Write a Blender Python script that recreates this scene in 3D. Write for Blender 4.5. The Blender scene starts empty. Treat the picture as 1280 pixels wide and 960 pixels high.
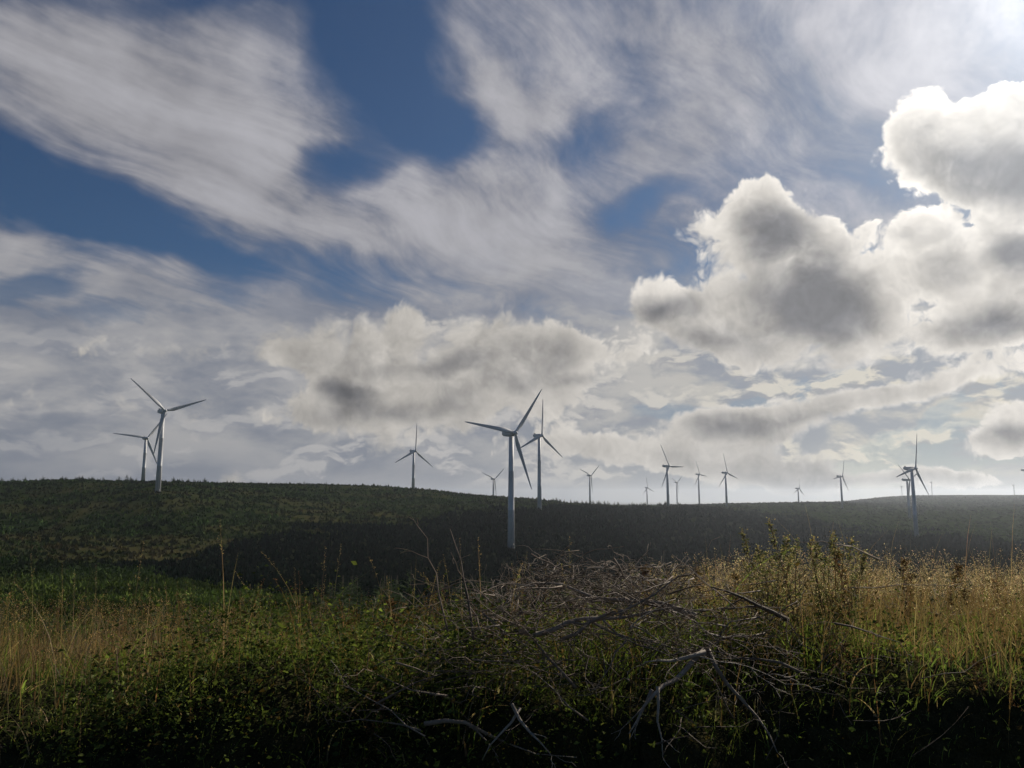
import bpy, math, random
import numpy as np
from mathutils import Vector, Matrix
R = math.radians
rng = np.random.default_rng(11)
random.seed(11)
scene = bpy.context.scene
COL = scene.collection

# ------------------------------------------------------------------ camera
EYE = 1.6
PITCH = R(8.3)
F = 961.0            # focal length in pixels of a 1280 wide frame
cam_d = bpy.data.cameras.new('camera')
cam_d.sensor_width = 36.0
cam_d.lens = 36.0 * F / 1280.0
cam_d.clip_start = 0.05
cam_d.clip_end = 40000
cam = bpy.data.objects.new('camera', cam_d)
COL.objects.link(cam)
cam.location = (0, 0, EYE)
cam.rotation_euler = (R(90) + PITCH, 0, 0)
scene.camera = cam

SUN_AZ, SUN_EL = R(40.0), R(29.5)
sun_dir = Vector((math.sin(SUN_AZ) * math.cos(SUN_EL), math.cos(SUN_AZ) * math.cos(SUN_EL), math.sin(SUN_EL)))
SUN_STRENGTH = 4.6
WORLD_STRENGTH = 0.1
EXPOSURE = 0.0

scene.view_settings.view_transform = 'Standard'
scene.view_settings.look = 'None'
scene.view_settings.gamma = 1.0
scene.view_settings.use_curve_mapping = False
scene.view_settings.exposure = EXPOSURE
scene.render.engine = 'CYCLES'
scene.cycles.use_denoising = True
scene.cycles.max_bounces = 6
scene.cycles.diffuse_bounces = 3
scene.cycles.glossy_bounces = 2
scene.cycles.transmission_bounces = 3
scene.cycles.transparent_max_bounces = 8
scene.cycles.volume_bounces = 0
scene.cycles.use_adaptive_sampling = True
scene.cycles.adaptive_threshold = 0.03


def px_ray(x, y):
    r, u = (x - 640) / F, (480 - y) / F
    c, s = math.cos(PITCH), math.sin(PITCH)
    return Vector((r, c - u * s, s + u * c))


def at(x, y, Y):
    d = px_ray(x, y)
    return Vector((0, 0, EYE)) + d * (Y / d.y)


def at_depth(x, y, depth):      # depth along the optical axis
    return Vector((0, 0, EYE)) + px_ray(x, y) * depth


# ------------------------------------------------------------------ node helper
class G:
    def __init__(s, tree):
        s.t = tree
        s.n = tree.nodes
        s.l = tree.links

    def put(s, sock, v):
        if isinstance(v, bpy.types.NodeSocket):
            s.l.new(v, sock)
        elif v is not None:
            sock.default_value = v

    def m(s, op, a, b=None, c=None, clamp=False):
        n = s.n.new('ShaderNodeMath')
        n.operation = op
        n.use_clamp = clamp
        s.put(n.inputs[0], a)
        s.put(n.inputs[1], b)
        s.put(n.inputs[2], c)
        return n.outputs[0]

    def vm(s, op, a, b=None, c=None, out=0):
        n = s.n.new('ShaderNodeVectorMath')
        n.operation = op
        s.put(n.inputs[0], a)
        s.put(n.inputs[1], b)
        if c is not None:
            s.put(n.inputs[3 if op == 'SCALE' else 2], c)
        return n.outputs[out]

    def scale(s, v, k):
        n = s.n.new('ShaderNodeVectorMath')
        n.operation = 'SCALE'
        s.put(n.inputs[0], v)
        s.put(n.inputs['Scale'], k)
        return n.outputs[0]

    def noise(s, vec, scale, detail=5, rough=0.55, dist=0.0, col=False, lac=2.0):
        n = s.n.new('ShaderNodeTexNoise')
        s.put(n.inputs['Vector'], vec)
        s.put(n.inputs['Scale'], scale)
        n.inputs['Detail'].default_value = detail
        n.inputs['Roughness'].default_value = rough
        n.inputs['Distortion'].default_value = dist
        n.inputs['Lacunarity'].default_value = lac
        return n.outputs[1 if col else 0]

    def smooth(s, v, a, b, lo=0.0, hi=1.0):
        n = s.n.new('ShaderNodeMapRange')
        n.interpolation_type = 'SMOOTHSTEP'
        s.put(n.inputs[0], v)
        s.put(n.inputs[1], a)
        s.put(n.inputs[2], b)
        s.put(n.inputs[3], lo)
        s.put(n.inputs[4], hi)
        return n.outputs[0]

    def mix(s, f, a, b):
        n = s.n.new('ShaderNodeMix')
        n.data_type = 'RGBA'
        s.put(n.inputs[0], f)
        s.put(n.inputs[6], a)
        s.put(n.inputs[7], b)
        return n.outputs[2]

    def comb(s, x, y, z=0.0):
        n = s.n.new('ShaderNodeCombineXYZ')
        s.put(n.inputs[0], x)
        s.put(n.inputs[1], y)
        s.put(n.inputs[2], z)
        return n.outputs[0]

    def sep(s, v):
        n = s.n.new('ShaderNodeSeparateXYZ')
        s.put(n.inputs[0], v)
        return n.outputs[0], n.outputs[1], n.outputs[2]

    def mapping(s, v, loc=(0, 0, 0), rot=(0, 0, 0), sc=(1, 1, 1), kind='POINT'):
        n = s.n.new('ShaderNodeMapping')
        n.vector_type = kind
        s.put(n.inputs[0], v)
        n.inputs[1].default_value = loc
        n.inputs[2].default_value = rot
        n.inputs[3].default_value = sc
        return n.outputs[0]


# ------------------------------------------------------------------ sky and clouds (seen by direction only)
def azel(x, y):
    d = px_ray(x, y).normalized()
    return np.array([math.atan2(d.x, d.y), math.asin(d.z)])


def build_world():
    w = bpy.data.worlds.new('World')
    scene.world = w
    w.use_nodes = True
    t = w.node_tree
    t.nodes.clear()
    g = G(t)
    out = t.nodes.new('ShaderNodeOutputWorld')
    bg = t.nodes.new('ShaderNodeBackground')
    t.links.new(bg.outputs[0], out.inputs[0])
    bg.inputs[1].default_value = WORLD_STRENGTH
    sky = t.nodes.new('ShaderNodeTexSky')
    sky.sky_type = 'NISHITA'
    sky.sun_disc = False
    sky.sun_elevation = SUN_EL
    sky.sun_rotation = SUN_AZ
    sky.air_density = 1.0
    sky.dust_density = 0.6
    sky.ozone_density = 2.0
    tc = t.nodes.new('ShaderNodeTexCoord')
    D = tc.outputs['Generated']
    D = g.vm('NORMALIZE', D)
    dx, dy, dz = g.sep(D)
    az = g.m('ARCTAN2', dx, dy)
    el = g.m('ARCSINE', dz)
    P0 = g.comb(az, el)
    # cloud layer coordinates: where the view ray meets a level layer
    inv = g.m('DIVIDE', 1.0, g.m('ADD', g.m('MAXIMUM', dz, 0.0), 0.10))
    L = g.comb(g.m('MULTIPLY', dx, inv), g.m('MULTIPLY', dy, inv))

    def warp(p, scale, amt, detail=4, rough=0.55):
        n = g.noise(D, scale, detail, rough, col=True)
        n = g.scale(g.vm('SUBTRACT', n, (0.5, 0.5, 0.5)), amt)
        return g.vm('ADD', p, n)

    def field(p, blobs):
        acc = None
        for (x, y, rx, ry, rot, wt) in blobs:
            c = azel(x, y)
            e = 4.0
            J = np.stack([(azel(x + e, y) - c) / e, (azel(x, y + e) - c) / e], 1)
            a = R(rot)
            A = J @ np.array([[math.cos(a), -math.sin(a)], [math.sin(a), math.cos(a)]]) @ np.diag([rx, ry])
            U, S, _ = np.linalg.svd(A)
            ang = math.atan2(U[1, 0], U[0, 0])
            q = g.mapping(p, (c[0], c[1], 0), (0, 0, ang), (S[0], S[1], 1), 'TEXTURE')
            gr = t.nodes.new('ShaderNodeTexGradient')
            gr.gradient_type = 'SPHERICAL'
            g.put(gr.inputs[0], q)
            acc = g.m('MULTIPLY_ADD', gr.outputs[1], wt, acc if acc is not None else 0.0)
        return acc

    sd = g.vm('DOT_PRODUCT', D, tuple(sun_dir), out=1)
    sdp = g.m('MAXIMUM', sd, 0.0)
    glow_w = g.m('POWER', sdp, 5.0)
    glow_m = g.m('POWER', sdp, 40.0)
    glow_n = g.m('POWER', sdp, 260.0)

    # ---------------- high veil (cirrus and altostratus)
    Pv = warp(P0, 3.2, 0.20, 4)
    Pv = warp(Pv, 9.0, 0.035, 4, 0.6)
    veil = field(Pv, CIRRUS)
    Ls = g.vm('ADD', L, g.scale(g.vm('SUBTRACT', g.noise(L, 0.8, 2.5, 0.5, col=True), (0.5, 0.5, 0.5)), 1.0))
    # streaks run at an angle across the layer
    st = g.noise(g.mapping(Ls, (0, 0, 0), (0, 0, R(58)), (1.9, 0.50, 1), 'TEXTURE'), 2.0, 9, 0.62)
    st2 = g.noise(g.mapping(Ls, (3, 1, 0), (0, 0, R(72)), (1.2, 0.42, 1), 'TEXTURE'), 5.5, 8, 0.64)
    puff = g.noise(D, 6.0, 8, 0.62)
    v = g.m('ADD', veil, g.m('MULTIPLY', g.m('SUBTRACT', st, 0.5), 2.5))
    v = g.m('ADD', v, g.m('MULTIPLY', g.m('SUBTRACT', st2, 0.5), 0.7))
    v = g.m('ADD', v, g.m('MULTIPLY', g.m('SUBTRACT', puff, 0.5), 1.25))
    v = g.m('ADD', v, 0.74)
    open_ = g.m('ADD', g.smooth(dy, 0.30, -0.25), g.smooth(dz, 0.66, 0.9), clamp=True)  # veil cleared from unseen sky behind and overhead to cut ambient light
    v = g.m('SUBTRACT', v, g.m('MULTIPLY', open_, 1.0))
    v_a = g.smooth(v, -0.20, 1.25)
    # low sky is fully closed by stratus
    low = g.smooth(el, R(17), R(9), 0.0, 0.72)
    low = g.m('MULTIPLY', low, g.m('SUBTRACT', 1.0, g.m('MULTIPLY', open_, 0.7)))
    v_a = g.m('MINIMUM', g.m('ADD', v_a, low), 1.0)
    v_a = g.m('MULTIPLY', v_a, 0.95)
    bright = g.m('MULTIPLY', g.smooth(v, 0.25, 1.9, 0.80, 1.12), g.smooth(g.m('ADD', g.m('MULTIPLY', st, 0.5), g.m('MULTIPLY', puff, 0.5)), 0.34, 0.66, 0.82, 1.18))
    vc = g.mix(g.smooth(v, 0.2, 1.5), (0.225, 0.25, 0.335, 1), (0.385, 0.38, 0.405, 1))
    vcol = g.scale(vc, bright)
    # stratus bands near the skyline
    fl = g.mapping(g.vm('ADD', P0, g.scale(g.noise(D, 5.0, 3, 0.5, col=True), 0.06)), (0, 0, 0), (0, 0, R(-3)), (1.0, 2.4, 1))
    band = g.noise(fl, 7.0, 8, 0.58)
    scol = g.mix(g.smooth(band, 0.36, 0.66), (0.235, 0.255, 0.305, 1), (0.46, 0.45, 0.45, 1))
    scol = g.mix(g.smooth(az, R(-8), R(32), 0.0, 0.85), scol, g.mix(g.smooth(band, 0.45, 0.57), (0.33, 0.345, 0.375, 1), (0.60, 0.56, 0.475, 1)))
    scol = g.mix(g.smooth(el, R(5), R(0.5), 0.0, 0.55), scol, g.mix(g.smooth(az, R(-10), R(30)), (0.24, 0.26, 0.32, 1), (0.46, 0.46, 0.44, 1)))
    vcol = g.mix(g.smooth(el, R(21), R(9)), vcol, scol)
    lift = g.m('ADD', g.m('MULTIPLY', glow_w, 0.30), 0.86)
    lift = g.m('ADD', lift, g.m('MULTIPLY', glow_m, 0.35))
    vcol = g.scale(vcol, lift)

    # ---------------- rows of small distant cumulus low over the hills
    wl = g.vm('ADD', P0, g.scale(g.vm('SUBTRACT', g.noise(D, 8.0, 4, 0.55, col=True), (0.5, 0.5, 0.5)), 0.07))

    def small(p):
        return g.noise(g.mapping(p, (0.3, 0.7, 0), (0, 0, R(-4)), (1.0, 2.3, 1)), 10.0, 8, 0.56)
    s1 = small(wl)
    s2 = small(g.vm('ADD', wl, (0.004, 0.010, 0.0)))
    sm_a = g.m('MULTIPLY', g.smooth(s1, 0.49, 0.585), g.m('MULTIPLY', g.smooth(el, R(13), R(9)), g.smooth(el, R(0.3), R(1.6))))
    sm_a = g.m('MULTIPLY', sm_a, g.smooth(az, R(-34), R(4), 0.32, 0.92))
    top_ = g.smooth(g.m('SUBTRACT', s1, s2), -0.03, 0.05)
    smc = g.mix(top_, (0.30, 0.305, 0.335, 1), (0.52, 0.50, 0.485, 1))
    smw = g.mix(top_, (0.37, 0.365, 0.37, 1), (0.72, 0.665, 0.56, 1))
    smc = g.mix(g.smooth(az, R(-5), R(28)), smc, smw)
    vcol = g.mix(sm_a, vcol, smc)
    v_a = g.m('MAXIMUM', v_a, sm_a)

    # ---------------- cumulus
    def billow(vec, scale, two=True):
        h = g.m('ABSOLUTE', g.m('SUBTRACT', g.m('MULTIPLY', g.noise(vec, scale, 1.0, 0.4), 2.0), 1.0))
        if two:
            h2 = g.m('ABSOLUTE', g.m('SUBTRACT', g.m('MULTIPLY', g.noise(vec, scale * 2.3, 1.5, 0.45), 2.0), 1.0))
            h3 = g.m('ABSOLUTE', g.m('SUBTRACT', g.m('MULTIPLY', g.noise(vec, scale * 5.5, 2.0, 0.5), 2.0), 1.0))
            h = g.m('ADD', h, g.m('MULTIPLY', h2, 0.5))
            h = g.m('ADD', h, g.m('MULTIPLY', h3, 0.36))
        return h
    Pc = warp(P0, 4.0, 0.075, 3)
    Pc = warp(Pc, 13.0, 0.030, 5, 0.6)
    cum = field(Pc, CUMULUS)
    Dw = g.vm('ADD', D, g.scale(g.vm('SUBTRACT', g.noise(D, 9.0, 4, 0.55, col=True), (0.5, 0.5, 0.5)), 0.09))
    bl = billow(Dw, 11.0)
    off = Vector((0.62, 0.0, 0.6)).normalized() * 0.022
    bl2 = billow(g.vm('ADD', Dw, tuple(off)), 11.0)
    relief = g.m('SUBTRACT', bl, bl2)
    bn = g.noise(D, 14.0, 8, 0.58)
    mid = g.noise(g.vm('ADD', D, (3.1, 1.7, 0.4)), 7.0, 6, 0.55)
    lowm = g.noise(g.vm('ADD', D, (1.1, 5.7, 2.4)), 3.5, 3, 0.5)
    c = g.m('ADD', cum, g.m('MULTIPLY', g.m('SUBTRACT', bl, 0.40), 1.05))
    c = g.m('ADD', c, g.m('MULTIPLY', g.m('SUBTRACT', mid, 0.5), 0.75))
    c = g.m('ADD', c, g.m('MULTIPLY', g.m('SUBTRACT', bn, 0.5), g.smooth(el, R(16), R(5), 0.40, 1.1)))
    c = g.m('ADD', c, g.m('MULTIPLY', g.m('SUBTRACT', lowm, 0.5), 0.5))
    soft = g.smooth(g.noise(D, 4.0, 2), 0.35, 0.65, 0.14, 0.50)
    soft = g.m('MULTIPLY', soft, g.smooth(g.m('ADD', g.m('MULTIPLY', az, 0.7), el), R(18), R(38), 1.35, 0.5))
    c_a = g.smooth(c, 0.10, g.m('ADD', 0.12, soft))
    c_a = g.m('MULTIPLY', c_a, g.smooth(cum, 0.0, 0.12))
    dark = field(warp(P0, 7.0, 0.075, 5), DARKS)
    dk = g.m('ADD', g.m('MULTIPLY', dark, 0.95), g.m('MULTIPLY', g.m('SUBTRACT', mid, 0.5), 1.7))
    dk = g.m('ADD', dk, g.m('MULTIPLY', g.m('SUBTRACT', bn, 0.5), 0.35))
    dk = g.m('SUBTRACT', dk, g.m('MULTIPLY', g.m('SUBTRACT', bl, 0.40), 0.35))
    dk = g.m('ADD', dk, g.smooth(c, 0.25, 1.3, -0.15, 0.22))
    dk = g.smooth(dk, -0.15, 1.0)
    ccol = g.mix(dk, (0.56, 0.53, 0.49, 1), (0.178, 0.178, 0.188, 1))
    # thin edges let the sun through
    rim = g.smooth(c, 0.75, 0.20)
    rimk = g.m('ADD', 1.0, g.m('MULTIPLY', rim, g.m('ADD', 0.04, g.m('MULTIPLY', glow_w, 0.45))))
    ccol = g.scale(ccol, rimk)
    ccol = g.scale(ccol, g.m('ADD', 1.0, g.m('MULTIPLY', relief, 0.55)))
    clift = g.m('ADD', g.m('MULTIPLY', glow_w, 0.45), 0.80)
    clift = g.m('ADD', clift, g.m('MULTIPLY', glow_m, 0.40))
    ccol = g.scale(ccol, clift)

    blue = g.scale(sky.outputs[0], WORLD_STRENGTH)
    blue = g.vm('MULTIPLY', blue, BLUE_TINT)
    skyc = g.mix(v_a, blue, vcol)
    skyc = g.mix(c_a, skyc, ccol)
    # aureole of thin ice cloud round the sun
    aur = g.m('ADD', g.m('MULTIPLY', glow_n, 0.42), g.m('MULTIPLY', glow_m, 0.26))
    skyc = g.vm('ADD', skyc, g.scale((0.92, 0.97, 1.0), aur))
    # below the horizon: dull ground light
    skyc = g.mix(g.smooth(dz, -0.03, -0.001, 1.0, 0.0), skyc, (0.12, 0.12, 0.11, 1))
    skyc = g.scale(skyc, 1.0 / WORLD_STRENGTH)
    t.links.new(skyc, bg.inputs[0])
    w.cycles.sampling_method = 'MANUAL'
    w.cycles.sample_map_resolution = 512


BLUE_TINT = (0.225, 0.315, 0.415)
# (x, y, radius x, radius y, rotation, weight) of cloud cover, turned into directions
CIRRUS = [
    (130, 275, 230, 74, 28, -2.1), (20, 200, 100, 34, 20, -1.2),
    (490, 70, 110, 150, -28, -2.0), (425, 205, 90, 46, -10, -1.4), (565, 150, 85, 55, 28, -1.5), (430, 40, 50, 60, 0, -0.4),
    (740, 200, 60, 50, 60, -0.7), (800, 275, 60, 26, -20, -0.9),
    (40, 375, 130, 30, 6, -1.5), (120, 420, 90, 20, 4, -0.9), (300, 345, 80, 46, 20, -1.2),
    (300, 0, 200, 24, 0, -0.7), (60, 4, 160, 18, 5, -0.4), (420, 345, 70, 50, 30, -0.4),
    (640, 60, 100, 30, 45, -0.3),
    (240, 140, 270, 130, 22, 0.9), (90, 90, 190, 90, 12, 0.5), (310, 235, 140, 55, 35, 0.7), (410, 290, 120, 40, 10, 0.4),
    (560, 275, 220, 90, 0, 0.8), (680, 330, 220, 70, 0, 0.6), (620, 90, 70, 130, -40, 0.5),
    (860, 80, 160, 90, 40, 0.6), (690, 150, 70, 60, 0, 0.4), (850, 200, 80, 80, 40, 0.5),
    (1060, 100, 280, 170, 0, 0.25), (1040, 235, 80, 26, 0, -0.3),
    (230, 350, 130, 30, 4, 1.0), (190, 385, 90, 26, 0, 0.7), (70, 322, 120, 16, 5, 0.7),
    (930, 487, 200, 22, -5, -2.2), (1080, 560, 200, 32, -5, -1.9), (1110, 375, 60, 40, 30, -1.4), (1180, 522, 130, 18, -10, -1.3),
    (850, 540, 120, 14, 0, -0.6), (1240, 575, 90, 16, 0, -0.7),
]
CUMULUS = [
    (950, 300, 115, 90, 0, 1.3), (1040, 335, 110, 92, 20, 1.2), (850, 395, 115, 62, -15, 1.1), (960, 410, 165, 72, 0, 1.3),
    (1085, 390, 75, 62, 0, 0.8), (950, 252, 60, 36, 0, 0.6),
    (1205, 205, 140, 62, 14, 1.3), (1300, 185, 170, 105, -20, 1.8), (1170, 165, 70, 50, -40, 0.8), (1250, 135, 60, 34, -20, 0.6),
    (1155, 285, 90, 32, 8, 0.7), (1265, 315, 75, 60, 0, 1.0), (1245, 405, 120, 56, -5, 1.4), (1180, 345, 40, 34, 0, 0.5), (1300, 370, 80, 80, 0, 1.0),
    (1075, 228, 50, 26, 10, -1.2), (1250, 60, 200, 40, -14, -1.4), (930, 478, 150, 14, -3, -0.7), (1100, 467, 70, 12, 0, -0.4), (1200, 345, 90, 60, 0, 0.9), (1140, 330, 60, 50, 0, 0.4), (1160, 430, 90, 40, 0, 0.6),
    (455, 430, 110, 66, 0, 0.95), (508, 396, 26, 42, 0, 1.0), (580, 445, 150, 74, 0, 1.0), (490, 500, 150, 66, 0, 0.9),
    (650, 450, 110, 60, 0, 0.9), (745, 450, 90, 40, 0, 0.8), (345, 430, 60, 44, 0, 0.9), (410, 520, 100, 70, 0, 0.7), (600, 500, 110, 66, 0, 0.8), (690, 500, 110, 40, 0, 0.5),
    (990, 512, 200, 30, -9, 1.15), (900, 530, 140, 40, 0, 1.0), (1180, 474, 190, 24, -9, 1.2), (1250, 505, 90, 20, -5, 0.8),
    (820, 570, 180, 34, 0, 0.9), (920, 588, 140, 28, 0, 0.9), (1080, 596, 150, 20, 0, 1.0), (1190, 592, 100, 18, 0, 0.9), (300, 594, 36, 15, 0, 1.2),
    (1255, 540, 90, 34, -8, 1.1), (1000, 585, 70, 36, 0, 0.9), (690, 560, 160, 30, 0, 0.6), (210, 440, 140, 30, 0, 0.45), (120, 500, 160, 30, 0, 0.35), (300, 520, 140, 30, 0, 0.4),
]
DARKS = [
    (965, 285, 80, 50, 0, 0.9), (1000, 385, 120, 50, 10, 0.9), (1050, 345, 60, 50, 0, 0.5), (830, 388, 80, 34, -10, 1.15), (880, 436, 110, 32, 0, 0.9),
    (940, 340, 50, 50, 0, 0.2),
    (1215, 205, 120, 46, 10, 0.5), (1290, 215, 150, 80, 0, 0.5), (1235, 418, 100, 38, -8, 0.9), (1275, 320, 50, 36, 0, 0.9), (1130, 300, 50, 18, 0, 0.35),
    (440, 490, 60, 20, 10, 0.8), (540, 456, 90, 22, -5, 0.75), (510, 514, 80, 20, 0, 0.8), (410, 530, 70, 36, 0, 0.45), (640, 476, 60, 16, 0, 0.3),
    (915, 532, 70, 16, 0, 0.6), (1010, 522, 60, 10, -8, 0.35), (1265, 547, 80, 22, 0, 0.9), (740, 472, 60, 14, 0, 0.5), (1130, 602, 60, 12, 0, 0.4),
    (1000, 600, 80, 20, 0, 0.5),
]
build_world()

sd_ = bpy.data.lights.new('sun', 'SUN')
sd_.energy = SUN_STRENGTH
sd_.angle = R(0.53)
sd_.color = (1.0, 0.90, 0.76)
sun = bpy.data.objects.new('sun', sd_)
COL.objects.link(sun)
sun.rotation_euler = sun_dir.to_track_quat('Z', 'Y').to_euler()
sun.location = (60, 80, 90)


# ------------------------------------------------------------------ materials
def new_mat(name):
    m = bpy.data.materials.new(name)
    m.use_nodes = True
    m.node_tree.nodes.clear()
    g = G(m.node_tree)
    out = m.node_tree.nodes.new('ShaderNodeOutputMaterial')
    return m, g, out


def principled(g, out, color, rough=0.7, spec=0.3, bump=None, bstr=0.3, bdist=0.05):
    p = g.n.new('ShaderNodeBsdfPrincipled')
    g.put(p.inputs['Base Color'], color)
    g.put(p.inputs['Roughness'], rough)
    p.inputs['Specular IOR Level'].default_value = spec
    if bump is not None:
        b = g.n.new('ShaderNodeBump')
        b.inputs['Strength'].default_value = bstr
        b.inputs['Distance'].default_value = bdist
        g.put(b.inputs['Height'], bump)
        g.l.new(b.outputs[0], p.inputs['Normal'])
    g.l.new(p.outputs[0], out.inputs[0])
    return p


def foliage_mat(name, transl=0.45, gloss=0.06, rough=0.45):
    m, g, out = new_mat(name)
    a = g.n.new('ShaderNodeAttribute')
    a.attribute_name = 'col'
    c = a.outputs['Color']
    geo = g.n.new('ShaderNodeNewGeometry')
    n = g.noise(geo.outputs['Position'], 9.0, 3)
    c = g.scale(c, g.smooth(n, 0.3, 0.7, 0.75, 1.25))
    d = g.n.new('ShaderNodeBsdfDiffuse')
    g.put(d.inputs[0], c)
    tr = g.n.new('ShaderNodeBsdfTranslucent')
    g.put(tr.inputs[0], g.vm('MULTIPLY', c, (1.25, 1.3, 0.8)))
    mx = g.n.new('ShaderNodeMixShader')
    mx.inputs[0].default_value = transl
    g.l.new(d.outputs[0], mx.inputs[1])
    g.l.new(tr.outputs[0], mx.inputs[2])
    gl = g.n.new('ShaderNodeBsdfGlossy')
    gl.inputs['Roughness'].default_value = rough
    gl.inputs[0].default_value = (0.8, 0.8, 0.75, 1)
    m2 = g.n.new('ShaderNodeMixShader')
    m2.inputs[0].default_value = gloss
    g.l.new(mx.outputs[0], m2.inputs[1])
    g.l.new(gl.outputs[0], m2.inputs[2])
    g.l.new(m2.outputs[0], out.inputs[0])
    return m


def paint_mat():
    m, g, out = new_mat('turbine_paint')
    tc = g.n.new('ShaderNodeTexCoord')
    o = tc.outputs['Object']
    n = g.noise(g.mapping(o, sc=(1, 1, 0.12)), 1.3, 6, 0.6)
    col = g.mix(g.smooth(n, 0.35, 0.75), (0.72, 0.73, 0.74, 1), (0.56, 0.57, 0.57, 1))
    principled(g, out, col, 0.55, 0.3)
    return m


def dark_mat(name, c, rough=0.6):
    m, g, out = new_mat(name)
    tc = g.n.new('ShaderNodeTexCoord')
    n = g.noise(tc.outputs['Object'], 6.0, 4)
    principled(g, out, g.mix(n, tuple(x * 0.8 for x in c) + (1,), tuple(x * 1.2 for x in c) + (1,)), rough)
    return m


def wood_mat(name, c1, c2):
    m, g, out = new_mat(name)
    tc = g.n.new('ShaderNodeTexCoord')
    o = tc.outputs['Object']
    n = g.noise(o, 14.0, 6, 0.65)
    n2 = g.noise(o, 90.0, 4, 0.6)
    oi = g.n.new('ShaderNodeObjectInfo')
    col = g.mix(g.smooth(g.m('ADD', g.m('MULTIPLY', n, 0.8), g.m('MULTIPLY', oi.outputs['Random'], 0.25)), 0.3, 0.75), c1 + (1,), c2 + (1,))
    principled(g, out, col, 0.75, 0.3, bump=n2, bstr=0.5, bdist=0.002)
    return m


M_PAINT = paint_mat()
M_DOOR = dark_mat('door_grey', (0.12, 0.13, 0.14))
M_GRASS = foliage_mat('grass_blades', 0.5, 0.01, 0.5)
M_LEAF = foliage_mat('leaf', 0.36, 0.006, 0.5)
M_SCRUB = foliage_mat('scrub', 0.06, 0.0)
M_NEEDLE = foliage_mat('needles', 0.2, 0.02)
M_SEED = foliage_mat('seed_heads', 0.45, 0.02, 0.6)
M_BARK = wood_mat('dead_wood', (0.25, 0.195, 0.145), (0.10, 0.075, 0.055))
M_PALE = wood_mat('bleached_wood', (0.38, 0.33, 0.27), (0.17, 0.135, 0.10))
M_STEM = wood_mat('stem', (0.15, 0.09, 0.05), (0.09, 0.055, 0.03))
M_TRUNK = wood_mat('trunk_bark', (0.09, 0.07, 0.05), (0.05, 0.04, 0.03))


# ------------------------------------------------------------------ object helpers
def tag(o, label=None, cat=None, group=None, kind=None):
    if label: o['label'] = label
    if cat: o['category'] = cat
    if group: o['group'] = group
    if kind: o['kind'] = kind
    return o


def empty(name, loc=(0, 0, 0), rz=0.0):
    o = bpy.data.objects.new(name, None)
    o.empty_display_size = 0.5
    COL.objects.link(o)
    o.location = loc
    o.rotation_euler = (0, 0, rz)
    return o


def mesh_obj(name, V, faces, mat, parent=None, smooth=False, col=None, counts=None):
    """faces: list of tuples, or flat index array together with counts"""
    me = bpy.data.meshes.new(name)
    V = np.asarray(V, dtype=np.float32)
    if counts is None:
        if isinstance(faces, np.ndarray):
            counts = np.full(len(faces), faces.shape[1], dtype=np.int32)
            flat = faces.ravel().astype(np.int32)
        else:
            counts = np.array([len(f) for f in faces], dtype=np.int32)
            flat = np.concatenate([np.asarray(f, dtype=np.int32) for f in faces])
    else:
        flat = np.asarray(faces, dtype=np.int32)
    me.vertices.add(len(V))
    me.vertices.foreach_set('co', V.ravel())
    me.loops.add(len(flat))
    me.loops.foreach_set('vertex_index', flat)
    me.polygons.add(len(counts))
    starts = np.concatenate([[0], np.cumsum(counts)[:-1]]).astype(np.int32)
    me.polygons.foreach_set('loop_start', starts)
    me.polygons.foreach_set('loop_total', counts)
    if smooth:
        me.polygons.foreach_set('use_smooth', np.ones(len(counts), dtype=bool))
    if col is not None:
        a = me.color_attributes.new('col', 'FLOAT_COLOR', 'POINT')
        c4 = np.ones((len(V), 4), dtype=np.float32)
        c4[:, :3] = col
        a.data.foreach_set('color', c4.ravel())
    me.update(calc_edges=True)
    me.validate()
    me.materials.append(mat)
    o = bpy.data.objects.new(name, me)
    COL.objects.link(o)
    if parent is not None:
        o.parent = parent
    return o


def copy_tree(o, parent=None):
    c = o.copy()
    COL.objects.link(c)
    c.parent = parent
    for ch in [x for x in KIDS.get(o.name, [])]:
        copy_tree(ch, c)
    return c


KIDS = {}


def note_kids(root):
    for o in COL.objects:
        if o.parent is not None:
            KIDS.setdefault(o.parent.name, [])
            if o not in KIDS[o.parent.name]:
                KIDS[o.parent.name].append(o)


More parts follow.
